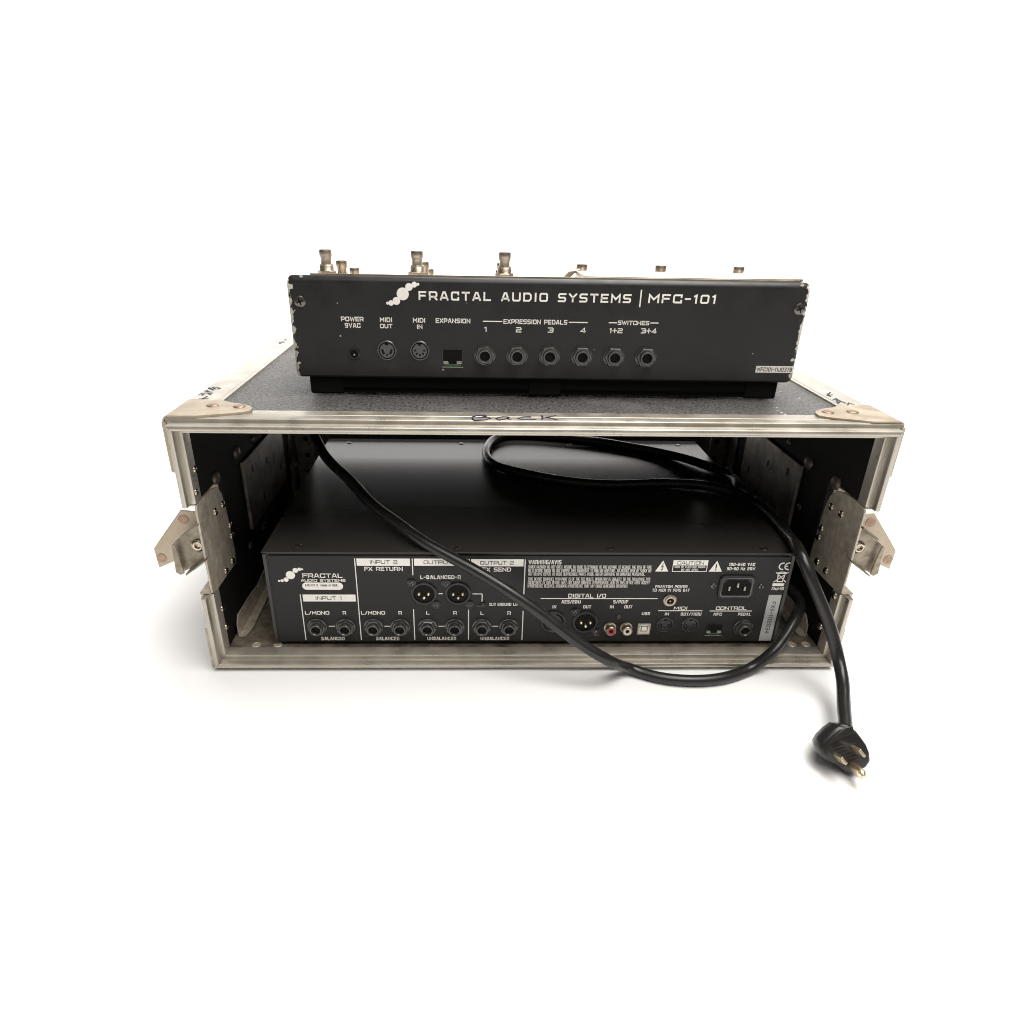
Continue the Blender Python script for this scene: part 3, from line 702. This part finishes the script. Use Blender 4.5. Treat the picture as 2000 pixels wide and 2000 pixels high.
def rj_port(parent, bx, y):
    u, v, w, h = bx
    mb = MB()          # open box frame with a floor, a dark inside and the gold spring lips below
    mb.box(u, u+.7, y-.5, y+.0, v, v+h); mb.box(u+w-.7, u+w, y-.5, y, v, v+h)
    mb.box(u+.7, u+w-.7, y-.5, y, v+h-.7, v+h); mb.box(u+.7, u+w-.7, y-.5, y, v, v+.6)
    o = mb.build('network_port', BLACKPL, parent)
    mb = MB(); mb.rect(u+.5, v+.5, u+w-.5, v+h-.5, y-.12); mb.build('socket_hole', HOLE, o, smooth=0)
    mb = MB(); mb.rect(u+1.2, v+.75, u+w-1.2, v+2.0, y-.3); mb.build('circuit_board', GREEN, o, smooth=0)
    mb = MB()
    for a, b in ((u+.9, u+w*.30), (u+w*.70, u+w-.9)):
        mb.box(a, b, y-.45, y-.2, v+2.1, v+3.3); mb.box(a, b-.4 if a < u+w/2 else b, y-.45, y-.2, v+3.6, v+4.2)
    mb.build('contact', GREY, o)
    mb = MB(); mb.box(u-.2, u+w+.2, y-.42, y, v-.6, v-.05); mb.build('shield_edge', GREY, o)
    return o
def screw(parent, u, v, y, r=2.4, m=None, name='screw'):
    mb = MB(); mb.lathe([(r, 0), (r, -.5), (r*.8, -1.0), (.01, -1.2)], (u, y, v), 'y', 18)
    o = mb.build(name, m or DARKMETAL, parent, smooth=50)
    mb = MB()
    for a in (20, 110):
        ca, sa = math.cos(math.radians(a)), math.sin(math.radians(a))
        mb.stroke([(u-ca*r*.62, v-sa*r*.62), (u+ca*r*.62, v+sa*r*.62)], r*.24, False, lambda p, q: (p, y-1.22, q))
    mb.build('cross_recess', HOLE, o, smooth=0)
    return o
def logo(circles, parent, y):
    mb = MB()
    for i, (u, v, r) in enumerate(circles): mb.disc(u, v, r, y-.01*i, 32)
    return mb.build('logo', PRINT, parent, smooth=0)
def hline(mb, u0, v0, u1, v1, th, y):
    mb.stroke([(u0, v0), (u1, v1)], th, False, lambda p, q: (p, y, q))

# ================================================================== rack processor
unit = thing('rack_processor', (XU, YU, ZU), 'black rack guitar processor showing its connector panel, inside the open flight case', 'audio processor')
mb = MB(); mb.box(-215.2, 215.2, 1.6, 288, 0, HU-.4); mb.build('chassis', LIDPAINT, unit, bevel=.5)
mb = MB(); mb.box(-211.6, 211.6, 0, 1.5, .8, HU-2.2); panel = mb.build('rear_panel', PANELPAINT, unit, bevel=.9, seg=3)
for sg in (-1, 1):
    mb = MB(); mb.box(*sorted((sg*212.6, sg*215.6)), .6, 1.7, .2, HU-1.0)
    mb.build('side_flange', LIDPAINT, unit, bevel=.4)
mb = MB(); mb.box(-216, 216, -.4, 289, HU, HU+1.2); lid = mb.build('lid', LIDPAINT, unit, bevel=.45, seg=3)
mb = MB(); mb.box(-241.3, 241.3, 289.2, 293, 0, 93.0); mb.build('front_plate', LIDPAINT, unit, bevel=.4)
for x in (-205, -100, 0, 100, 205):
    mb = MB(); mb.lathe([(6, 0), (6.6, -2.0)], (x, 20, 0), 'z', 16); mb.build('foot', RUBBER, unit)
for x, y in LID_SCREWS + [(x, 272) for x, _ in LID_SCREWS]:
    mb = MB(); mb.lathe([(3.5, 0), (3.5, .3), (2.9, .7), (2.3, .25), (.01, .2)], (x, y, HU+1.15), 'z', 20)
    o = mb.build('screw', DARKMETAL, lid, smooth=50)
for it in UNIT_TEXT: print_text(it, panel, -.12, PRINT)
logo(UNIT_LOGO, panel, -.12)
mb = MB()
for l in UNIT_LINES: hline(mb, *l, .75, -.1)
mb.build('printed_line', PRINT, panel, smooth=0)
for s_, u, v, w, h, tu, tv, tw, th_ in UNIT_STRIPS:
    mb = MB(); mb.rect(u, v, u+w, v+h, -.1); o = mb.build('heading_strip', PRINT, panel, smooth=0)
    mb = MB(); text_strokes(s_, tu, tv, tw, th_, .14, mb, -.2); mb.build('heading_text', BLACKPRINT, panel, smooth=0)
u, v, w, h, tu, tv, tw, th_ = UNIT_PILL
pts = []
for cx_, a0 in ((u+w-h/2, -90), (u+h/2, 90)):
    for k in range(13):
        a = math.radians(a0 + 180*k/12); pts.append((cx_+h/2*math.cos(a), -.1, v+h/2+h/2*math.sin(a)))
mb = MB(); mb.add(pts, [tuple(range(len(pts)))]); mb.build('model_plate', PRINT, panel, smooth=0)
mb = MB(); text_strokes('AXE-FX II  Made in USA', tu, tv, tw, th_, .2, mb, -.2); mb.build('model_text', BLACKPRINT, panel, smooth=0)
turns = [.1, -.2, .25, .0, .3, -.15, .2, -.1, .35]
for (u, v), t in zip(UNIT_JACKS, turns): jack(unit, u, v, 0, t)
# XLR sockets
for i, (u, v) in enumerate(UNIT_XLR):
    mb = MB()
    mb.lathe([(11.0, 0), (11.0, -1.0), (10.3, -1.5), (8.9, -1.5), (8.5, -.9), (8.4, 0)], (u, 0, v), 'y', 36, cap=False)
    pts = [(u-10.4, v+6.6), (u-7.6, v+9.6)]
    o = mb.build('xlr_socket', BLACKPL, unit)
    ear = MB()
    for sx, (su, sv) in zip((-1, 1), UNIT_XLR_SCREWS[i] or [(u-10, v+8.6), (u+10, v-8.6)]):
        ear.lathe([(4.0, 0), (4.0, -.8), (3.5, -1.1)], (su, 0, sv), 'y', 20)
    ear.build('mounting_ear', BLACKPL, o)
    for su, sv in UNIT_XLR_SCREWS[i]: screw(unit, su, sv, -1.0, 2.0)
    mb = MB(); mb.lathe([(8.5, -.2), (.01, -.2)], (u, 0, v), 'y', 30, cap=False); mb.build('socket_hole', HOLE, o)
    if i < 3:
        for du, dv in ((-3.9, .9), (3.9, .9), (.2, -2.6)):
            mb = MB(); mb.lathe([(1.15, -.2), (1.15, -3.6), (.6, -4.3), (.01, -4.3)], (u+du, 0, v+dv), 'y', 12); mb.build('pin', BRASS, o)
    else:
        mb = MB(); mb.box(u-2.2, u+2.2, -1.2, -.25, v+5.6, v+8.3); mb.lathe([(7.4, -.22), (7.4, -.8), (.01, -.8)], (u, 0, v-.4), 'y', 28)
        mb.build('insert', BLACKPL, o)
for (u, v), m_ in zip(UNIT_RCA, (RED, IVORY)):
    mb = MB(); mb.lathe([(5.3, 0), (5.3, -.8), (4.3, -1.0), (4.3, -6.2), (4.0, -6.6), (3.3, -6.6)], (u, 0, v), 'y', 24, cap=False)
    o = mb.build('phono_socket', NICKEL, unit)
    mb = MB(); mb.lathe([(3.4, -6.5), (1.7, -6.3)], (u, 0, v), 'y', 24, cap=False); mb.build('colour_ring', m_, o)
    mb = MB(); mb.disc(u, v, 1.8, -6.25); mb.build('socket_hole', HOLE, o)
screw(unit, *UNIT_RCA_SCREW, 0, 1.8)
u, v, w, h = UNIT_USB
mb = MB(); mb.box(u, u+w, -.9, 0, v, v+h); o = mb.build('usb_port', GREY, unit, bevel=.3)
mb = MB(); mb.prism([(u+1.1, v+1.4), (u+w-1.1, v+1.4), (u+w-1.1, v+h*.62), (u+w*.74, v+h-1.2), (u+w*.26, v+h-1.2), (u+1.1, v+h*.62)], 'y', -1.3, -.85); mb.build('port_rim', IVORY, o)
mb = MB(); mb.rect(u+w*.3, v+h*.40, u+w*.7, v+h*.78, -1.4); mb.build('tongue', PRINT, o, smooth=0)
mb = MB(); mb.rect(u+w*.24, v+h*.34, u+w*.76, v+h*.83, -1.35); mb.build('socket_hole', HOLE, o, smooth=0)
din(unit, *UNIT_DIN[0], 0, 7, 7.3); din(unit, *UNIT_DIN[1], 0, 5, 7.3)
rj_port(unit, UNIT_RJ, 0)
u, v = UNIT_PHANTOM
mb = MB(); mb.lathe([(5.6, 0), (5.6, -1.2), (5.0, -1.6), (4.6, -1.6), (4.4, -2.6), (3.0, -2.6), (2.5, -1.2)], (u, 0, v), 'y', 26, cap=False)
o = mb.build('power_jack', NICKEL, unit); mb = MB(); mb.disc(u, v, 2.6, -1.25); mb.build('socket_hole', HOLE, o)
mb = MB(); mb.lathe([(.7, -1.2), (.7, -2.3)], (u, 0, v), 'y', 10); mb.build('pin', NICKEL, o)
# mains inlet: rounded frame, keyed cavity, three blades
u, v, w, h = UNIT_IEC
def rrect(x0, z0, x1, z1, r, n_=5):
    p = []
    for cx_, cz_, a0 in ((x1-r, z0+r, -90), (x1-r, z1-r, 0), (x0+r, z1-r, 90), (x0+r, z0+r, 180)):
        for k in range(n_): a = math.radians(a0 + 90*k/(n_-1)); p.append((cx_+r*math.cos(a), cz_+r*math.sin(a)))
    return p
mb = MB(); mb.prism(rrect(u, v, u+w, v+h, 4), 'y', -1.8, 0); o = mb.build('mains_inlet', BLACKPL, unit, bevel=.6, seg=3)
mb = MB()
mb.add([(p[0], -1.95, p[1]) for p in rrect(u+1.6, v+1.6, u+w-1.6, v+h-1.6, 3)] + [(p[0], -1.95, p[1]) for p in rrect(u+2.6, v+2.6, u+w-2.6, v+h-2.6, 2.4)],
       [(i, (i+1) % 20, 20+(i+1) % 20, 20+i) for i in range(20)])
mb.build('inlet_rim', DARKMETAL, o)
mb = MB()
kx0, kx1, kz0, kz1 = u+3.0, u+w-3.0, v+3.4, v+h-3.4
mb.add([(x, -1.86, z) for x, z in ((kx0, kz0), (kx1, kz0), (kx1, kz1-4), (kx1-4, kz1), (kx0+4, kz1), (kx0, kz1-4))], [(0, 1, 2, 3, 4, 5)])
mb.build('socket_hole', HOLE, o, smooth=0)
for du, dv in ((-6.4, -.6), (.3, 2.6), (6.4, -.6)):
    mb = MB(); mb.box(u+w/2+du-.7, u+w/2+du+.7, -3.2, -1.9, v+h/2+dv-1.9, v+h/2+dv+1.9); mb.build('blade', NICKEL, o)
for a, b in UNIT_IEC_SCREWS: screw(unit, a, b, 0, 2.6)
u, v, w, h = UNIT_LIFT
mb = MB(); mb.box(u, u+w*.94, -.7, 0, v, v+h*.5); mb.box(u+w*.5, u+w*.9, -1.6, 0, v+h*.5, v+h*.95)
mb.build('ground_switch', BLACKPL, unit)
# warning signs
for i, (u, v, w, h) in enumerate(UNIT_TRI):
    mb = MB(); mb.add([(u, -.12, v), (u+w, -.12, v), (u+w/2, -.12, v+h)], [(0, 1, 2)]); mb.build('warning_triangle', PRINT, panel, smooth=0)
    mb = MB(); put = lambda p, q: (p, -.2, q)
    cx_ = u+w/2
    if i == 0:
        mb.stroke([(cx_+w*.05, v+h*.74), (cx_-w*.06, v+h*.42), (cx_+w*.06, v+h*.46), (cx_-w*.02, v+h*.14)], w*.055, False, put)
        mb.stroke([(cx_-w*.08, v+h*.2), (cx_-w*.02, v+h*.12), (cx_+w*.05, v+h*.2)], w*.045, False, put)
    else:
        mb.stroke([(cx_, v+h*.70), (cx_, v+h*.30)], w*.09, False, put); mb.disc(cx_, v+h*.17, w*.055, -.2, 12)
    mb.build('warning_symbol', BLACKPRINT, panel, smooth=0)
u, v, w, h = UNIT_CAUTION
mb = MB(); mb.rect(u, v, u+w, v+h, -.1); mb.build('caution_plate', PRINT, panel, smooth=0)
mb = MB(); mb.rect(u+.6, v+h*.06, u+w-.6, v+h*.55, -.16); text_strokes('CAUTION', u+w*.12, v+h*.63, w*.76, h*.29, .13, mb, -.18); mb.build('caution_text', BLACKPRINT, panel, smooth=0)
mb = MB(); text_strokes('RISK OF ELECTRIC SHOCK', u+w*.06, v+h*.335, w*.88, h*.17, .2, mb, -.22); text_strokes('DO NOT OPEN', u+w*.26, v+h*.10, w*.48, h*.17, .2, mb, -.22)
mb.build('caution_text', PRINT, panel, smooth=0)
u, v, w, h = UNIT_CE
mb = MB()
for cx_ in (u+h*.48, u+w-h*.05):
    arc = [(cx_+h*.44*math.cos(math.radians(a)), v+h/2+h*.44*math.sin(math.radians(a))) for a in range(75, 286, 15)]
    mb.stroke(arc, h*.15, False, lambda p, q: (p, -.12, q))
mb.stroke([(u+w-h*.5, v+h/2), (u+w-h*.12, v+h/2)], h*.14, False, lambda p, q: (p, -.12, q))
mb.build('compliance_mark', PRINT, panel, smooth=0)
u, v, w, h = UNIT_WEEE
mb = MB(); put = lambda p, q: (p, -.12, q)
b0, b1 = v+h*.27, v+h
mb.rect(u+w*.02, v, u+w*.84, v+h*.2, -.12)
mb.stroke([(u+w*.08, b1-h*.02), (u+w*.92, b0)], w*.06, False, put); mb.stroke([(u+w*.95, b1-h*.02), (u+w*.05, b0)], w*.06, False, put)
mb.stroke([(u+w*.26, b1-h*.1), (u+w*.30, b0+h*.04), (u+w*.66, b0+h*.04), (u+w*.74, b1-h*.1)], w*.07, True, put)
mb.stroke([(u+w*.2, b1-h*.07), (u+w*.4, b1-.2), (u+w*.62, b1-.2), (u+w*.82, b1-h*.07)], w*.06, False, put)
mb.build('compliance_mark', PRINT, panel, smooth=0)
u, v, w, h = UNIT_SERIAL
mb = MB(); mb.box(u, u+w, -.2, 0, v, v+h); o = mb.build('serial_label', LABEL, unit)
mb = MB()
# text turned a quarter turn clockwise: it reads downwards
L0 = h*.70
text_strokes('FXII-1112034', 0, 0, L0, w*.32, .15, mb, 0, sp=.52, rot=lambda p, q: (u+w*.36+q, -.3, v+h*.86-p))
mb.build('serial_text', BLACKPRINT, o, smooth=0)

# ================================================================== foot controller
ped = thing('foot_controller', (XP, YP, H), 'black foot controller with metal footswitches standing on top of the flight case', 'foot controller', PA)
z0, z1 = ZP, ZP+HP
def shell_profile():
    R_ = 5.5; p = [(0, z0+1.5)]
    p += [(R_-R_*math.cos(math.radians(a)), z1-R_+R_*math.sin(math.radians(a))) for a in range(0, 80, 10)]
    p += [(208, z1-44), (212, z1-50), (212, z0-6), (208, z0-8), (1.5, z0)]
    return p
pr = shell_profile()
mb = MB()
vs, fs, k = [], [], len(pr)
cy_, cz_ = 106, (z0+z1)/2
st = [(0, 4.2), (.5, 2.4), (1.5, 1.1), (3.2, .3), (5.2, 0)]
st = [(-WP+a, b) for a, b in st] + [(WP-a, b) for a, b in st[::-1]]
for x, dl in st:
    for y, z in pr:
        vs.append((x, y + (dl*.45 if y < 20 else -dl*.45), z + (dl*.9 if z < z0+2 else -dl if z > z1-30 else 0)))
for i in range(len(st)-1):
    for j in range(k): fs.append((i*k+j, i*k+(j+1) % k, (i+1)*k+(j+1) % k, (i+1)*k+j))
fs += [tuple(range(k))[::-1], tuple(range((len(st)-1)*k, len(st)*k))]
mb.add(vs, fs)
body = mb.build('body', SHELL, ped, smooth=40)
mb = MB(); mb.box(-WP+9, WP-9, 5, 195, 5.2, z0-.3); mb.build('base_plate', RUBBER, ped)
for x in (-WP+22, 0, WP-22):
    for y in (12, 188):
        mb = MB(); mb.box(x-13, x+13, y-8, y+14, .02, z0+.2 if y < 50 else z0-5); mb.build('foot', RUBBER, ped, bevel=1.5)
mb = MB(); mb.box(-WP+10, WP-10, 7, 9.5, .6, z0); mb.build('base_lip', RUBBER, ped)
for it in PEDAL_TEXT: print_text(it, body, -.12, PRINT)
logo(PEDAL_LOGO, body, -.12)
mb = MB()
for u, v, l in PEDAL_LINES: hline(mb, u, v, u+l, v, .75, -.12)
u, v, h = PEDAL_DIVIDER; hline(mb, u, v, u, v+h, .95, -.12)
mb.build('printed_line', PRINT, body, smooth=0)
for (u, v), t in zip(PEDAL_JACKS, (.0, .1, .05, .2, .25, .3)): jack(ped, u, v, 0, t)
for i, (u, v) in enumerate(PEDAL_DIN): din(ped, u, v, 0, 7 if i == 0 else 5)
u, v = PEDAL_POWER
mb = MB(); mb.lathe([(4.7, 0), (4.7, -.6), (4.1, -.9), (3.2, -.9), (2.9, -.2)], (u, 0, v), 'y', 24, cap=False); o = mb.build('power_jack', BLACKPL, ped)
mb = MB(); mb.disc(u, v, 3.1, -.25); mb.build('socket_hole', HOLE, o)
mb = MB(); mb.lathe([(.75, -.2), (.75, -1.6), (.3, -1.9)], (u+.2, 0, v-.6), 'y', 10); mb.build('pin', NICKEL, o)
rj_port(ped, PEDAL_RJ, 0)
for u, v in PEDAL_SCREWS: screw(ped, u, v, 0, 4.2)
mb = MB()
rng = random.Random(4)
for (u, v), r in zip(PEDAL_CHIPS, (1.6, .8, .7, .6, 1.5, .5)):
    mb.add([(u+r*rng.uniform(.6, 1.1)*math.cos(a*.9), -.08, v+r*rng.uniform(.5, 1.0)*math.sin(a*.9)) for a in range(7)], [tuple(range(7))])
for k in range(3):
    u, v = rng.uniform(-150, 150), z1-rng.uniform(8, 60)
    r = .3; mb.add([(u+r*math.cos(a*1.05), -.08, v+r*math.sin(a*1.05)) for a in range(6)], [tuple(range(6))])
mb.build('paint_chip', BARE, body, smooth=0)
u, v, w, h = PEDAL_SERIAL
mb = MB(); mb.box(u, u+w, -.2, 0, v, v+h); o = mb.build('serial_label', WLABEL, ped)
mb = MB(); text_strokes('MFC101-11J0378', u+w*.04, v+h*.2, w*.92, h*.6, .15, mb, -.3); mb.build('serial_text', BLACKPRINT, o, smooth=0)
def sheet(name, x0, x1, y0, y1, up, th_, m_):
    mb = MB(); f = lambda y: z1 - (y-5.5)*44/203
    pts = [(y0, f(y0)+up-th_), (y0, f(y0)+up), (y1, f(y1)+up), (y1, f(y1)+up-th_)]
    mb.prism(pts, 'x', x0, x1); return mb.build(name, m_, ped, bevel=.3)
sheet('top_plate', -WP+16, WP-6, 9, 196, 1.2, 1.8, ZINC)
hd = MB(); hd.prism([(9.5, z1-.6), (9.5, z1+1.3), (62, z1+.6), (74, z1-13)], 'x', 26, WP-3.5); hd.build('display_hood', ALU, ped, bevel=.5)
mb = MB()
mb.prism([(u, v) for u, v in LEVER], 'y', 60, 68); mb.build('tilted_lever', NICKEL, ped, bevel=.4)
# footswitches: nut with washer, threaded bushing, waisted push cap
def top_z(y): return z1 - (y - 5.5)*(44/203)
nb = MB(); nb.lathe([(8.0, -1.0), (8.0, .3), (7.4, .7)], (0, 0, 0), 'z', 24); nb.lathe([(7.0, .7), (7.0, 2.6), (6.5, 3.0)], (0, 0, 0), 'z', 6)
nm_ = nb.mesh('footswitch', NICKEL, 30)
bb = MB()
bp = [(5.4, 2.8)]
for k in range(5): bp += [(5.5, 3.2+k*.8), (5.2, 3.6+k*.8)]
bp += [(5.3, 7.4), (4.6, 7.8)]
bb.lathe(bp, (0, 0, 0), 'z', 24); bm_ = bb.mesh('bushing', NICKEL, 30)
cb = MB(); cb.lathe([(4.0, 7.6), (3.95, 9.6), (4.0, 11.2), (4.3, 12.4), (4.75, 13.4), (4.75, 16.8), (4.5, 17.5), (3.6, 17.8), (.01, 17.9)], (0, 0, 0), 'z', 24); cm_ = cb.mesh('push_cap', NICKEL, 40)
cols6 = (-168.3, -99.8, -33.6, 33.3, 100.0, 166.2)
tops = {}
for r_i, row in enumerate(SWITCHES):
    yy = row[0][1]
    zt = sum(q[2] for q in row)/len(row)
    for c_i, x in enumerate(cols6):
        if (r_i == 0 and c_i > 2) or (r_i == 2 and c_i > 2): continue
        o = bpy.data.objects.new('footswitch', nm_); col.objects.link(o); o.parent = ped
        o.location = (x*S, yy*S, (zt-17.9)*S)
        for nme, me in (('bushing', bm_), ('push_cap', cm_)):
            c = bpy.data.objects.new(nme, me); col.objects.link(c); c.parent = o

# ================================================================== power cord
cord = thing('power_cord', (CORD[-1][0], CORD[-1][1], 0), 'thick black power cord looping over the processor and down to its three pin plug', 'power cord')
off = Vector((CORD[-1][0], CORD[-1][1], 0))
P = [Vector(p) - off for p in CORD]
path = []
for i in range(len(P)-1):
    a, b, c, d_ = P[max(i-1, 0)], P[i], P[i+1], P[min(i+2, len(P)-1)]
    n_ = max(3, int((c-b).length/3))
    # centripetal Catmull-Rom
    t0_ = 0; t1_ = t0_+max((b-a).length, 1e-3)**.5; t2_ = t1_+max((c-b).length, 1e-3)**.5; t3_ = t2_+max((d_-c).length, 1e-3)**.5
    for k in range(n_):
        t = t1_+(t2_-t1_)*k/n_
        A1 = a*((t1_-t)/(t1_-t0_)) + b*((t-t0_)/(t1_-t0_)) if (b-a).length > 1e-6 else b
        A2 = b*((t2_-t)/(t2_-t1_)) + c*((t-t1_)/(t2_-t1_))
        A3 = c*((t3_-t)/(t3_-t2_)) + d_*((t-t2_)/(t3_-t2_)) if (d_-c).length > 1e-6 else c
        B1 = A1*((t2_-t)/(t2_-t0_)) + A2*((t-t0_)/(t2_-t0_))
        B2 = A2*((t3_-t)/(t3_-t1_)) + A3*((t-t1_)/(t3_-t1_))
        path.append(B1*((t2_-t)/(t2_-t1_)) + B2*((t-t1_)/(t2_-t1_)))
path.append(P[-1])
for _ in range(14):      # relax small kinks
    path = [path[0]] + [path[i]*.5 + (path[i-1]+path[i+1])*.25 for i in range(1, len(path)-1)] + [path[-1]]
from mathutils import noise
path = [p + Vector((noise.noise(p*.018 + Vector((3, 0, 0))), noise.noise(p*.018 + Vector((0, 5, 0))), .5*noise.noise(p*.018 + Vector((0, 0, 9)))))*1.1 for p in path[:-4]] + path[-4:]
mb = MB(); mb.tube(path, lambda t: 4.7 + .10*math.sin(t*61) + .07*math.sin(t*173+1), 16); mb.build('cable', PVC, cord, smooth=60)
# plug: moulded body whose pin face looks towards the camera side, lying on the floor
pm = Matrix((r_, u_, -f_)).transposed()
pc = Vector(PLUG_C) - off
def pl(x, y, z): return tuple(pc + pm @ Vector((x, y, z)))
mb = MB()
n_ = len(PLUG_OUT)
cxp = sum(p[0] for p in PLUG_OUT)/n_; cyp = sum(p[1] for p in PLUG_OUT)/n_
rings = []
for sc, z in ((.86, 0), (.95, -.5), (1.0, -2.2), (1.0, -9), (.9, -15), (.62, -22), (.4, -27)):
    rings.append([pl(cxp+(x-cxp)*sc, cyp+(y-cyp)*sc + (0 if z > -10 else (-z-10)*.25), z) for x, y in PLUG_OUT])
vs = [p for r3 in rings for p in r3]
fs = [(i*n_+k, (i+1)*n_+k, (i+1)*n_+(k+1) % n_, i*n_+(k+1) % n_) for i in range(len(rings)-1) for k in range(n_)]
fs += [tuple(range(n_)), tuple(range((len(rings)-1)*n_, len(rings)*n_))[::-1]]
mb.add(vs, fs)
plug = mb.build('plug', PVC, cord, smooth=50)
# collar where the cord enters, and a raised band across the upper part of the face
mb = MB()
top_o = [p for p in PLUG_OUT if p[1] > 3]
a_ = [(-15.5, 3.6), (4.5, 12.6), (3.2, 16.8), (-1.5, 16.2), (-9, 10.5)]
mb.add([pl(x, y, .1) for x, y in a_] + [pl(x, y, 1.1) for x, y in a_], [(5, 6, 7, 8, 9)] + [(i, (i+1) % 5, 5+(i+1) % 5, 5+i) for i in range(5)])
mb.build('grip_band', PVC, plug, bevel=.4)
mb = MB()
for k in range(7):
    y = 2.5 - k*2.2
    mb.add([pl(-9+k*.7, y-1.2, .05), pl(6+k*.3, y+2.6, .05), pl(6+k*.3, y+3.1, .2), pl(-9+k*.7, y-.7, .2), pl(6+k*.3, y+3.6, .05), pl(-9+k*.7, y-.2, .05)], [(0, 1, 2, 3), (3, 2, 4, 5)])
mb.build('moulded_rib', PVC, plug)
pd = Vector((-.30, .34, 1)).normalized()
for i, (x, y) in enumerate(PLUG_PINS):
    mb = MB()
    ln = 15
    if i < 2:
        ax, bx = (.62, -.79), (.79, .62)
        hw, ht = 3.6, 1.15
        cs = [(sx*hw*ax[0]+sy*ht*bx[0], sx*hw*ax[1]+sy*ht*bx[1]) for sx, sy in ((-1, -1), (1, -1), (1, 1), (-1, 1))]
        v0 = [pl(x+a, y+b, 0) for a, b in cs]
        ex, ey = (-2.4, 1.6)
        v1 = [pl(x+a*.8+ex, y+b*.8+ey, ln) for a, b in cs]
        mb.add(v0+v1, [(i_, (i_+1) % 4, 4+(i_+1) % 4, 4+i_) for i_ in range(4)] + [(0, 3, 2, 1), (4, 5, 6, 7)])
        mb.build('blade', BRASS, plug, bevel=.25)
    else:
        prof = [(3.0, 0), (3.0, 9), (2.7, 12), (1.6, 13.6), (.01, 14)]
        nn = 16
        vs = [pl(x+r*math.cos(2*math.pi*k/nn)-t*.02, y+r*1.15*math.sin(2*math.pi*k/nn)-t*.12, t) for r, t in prof for k in range(nn)]
        fs = [(i_*nn+k, i_*nn+(k+1) % nn, (i_+1)*nn+(k+1) % nn, (i_+1)*nn+k) for i_ in range(len(prof)-1) for k in range(nn)]
        mb.add(vs, fs); mb.build('ground_pin', BRASS, plug, smooth=40)
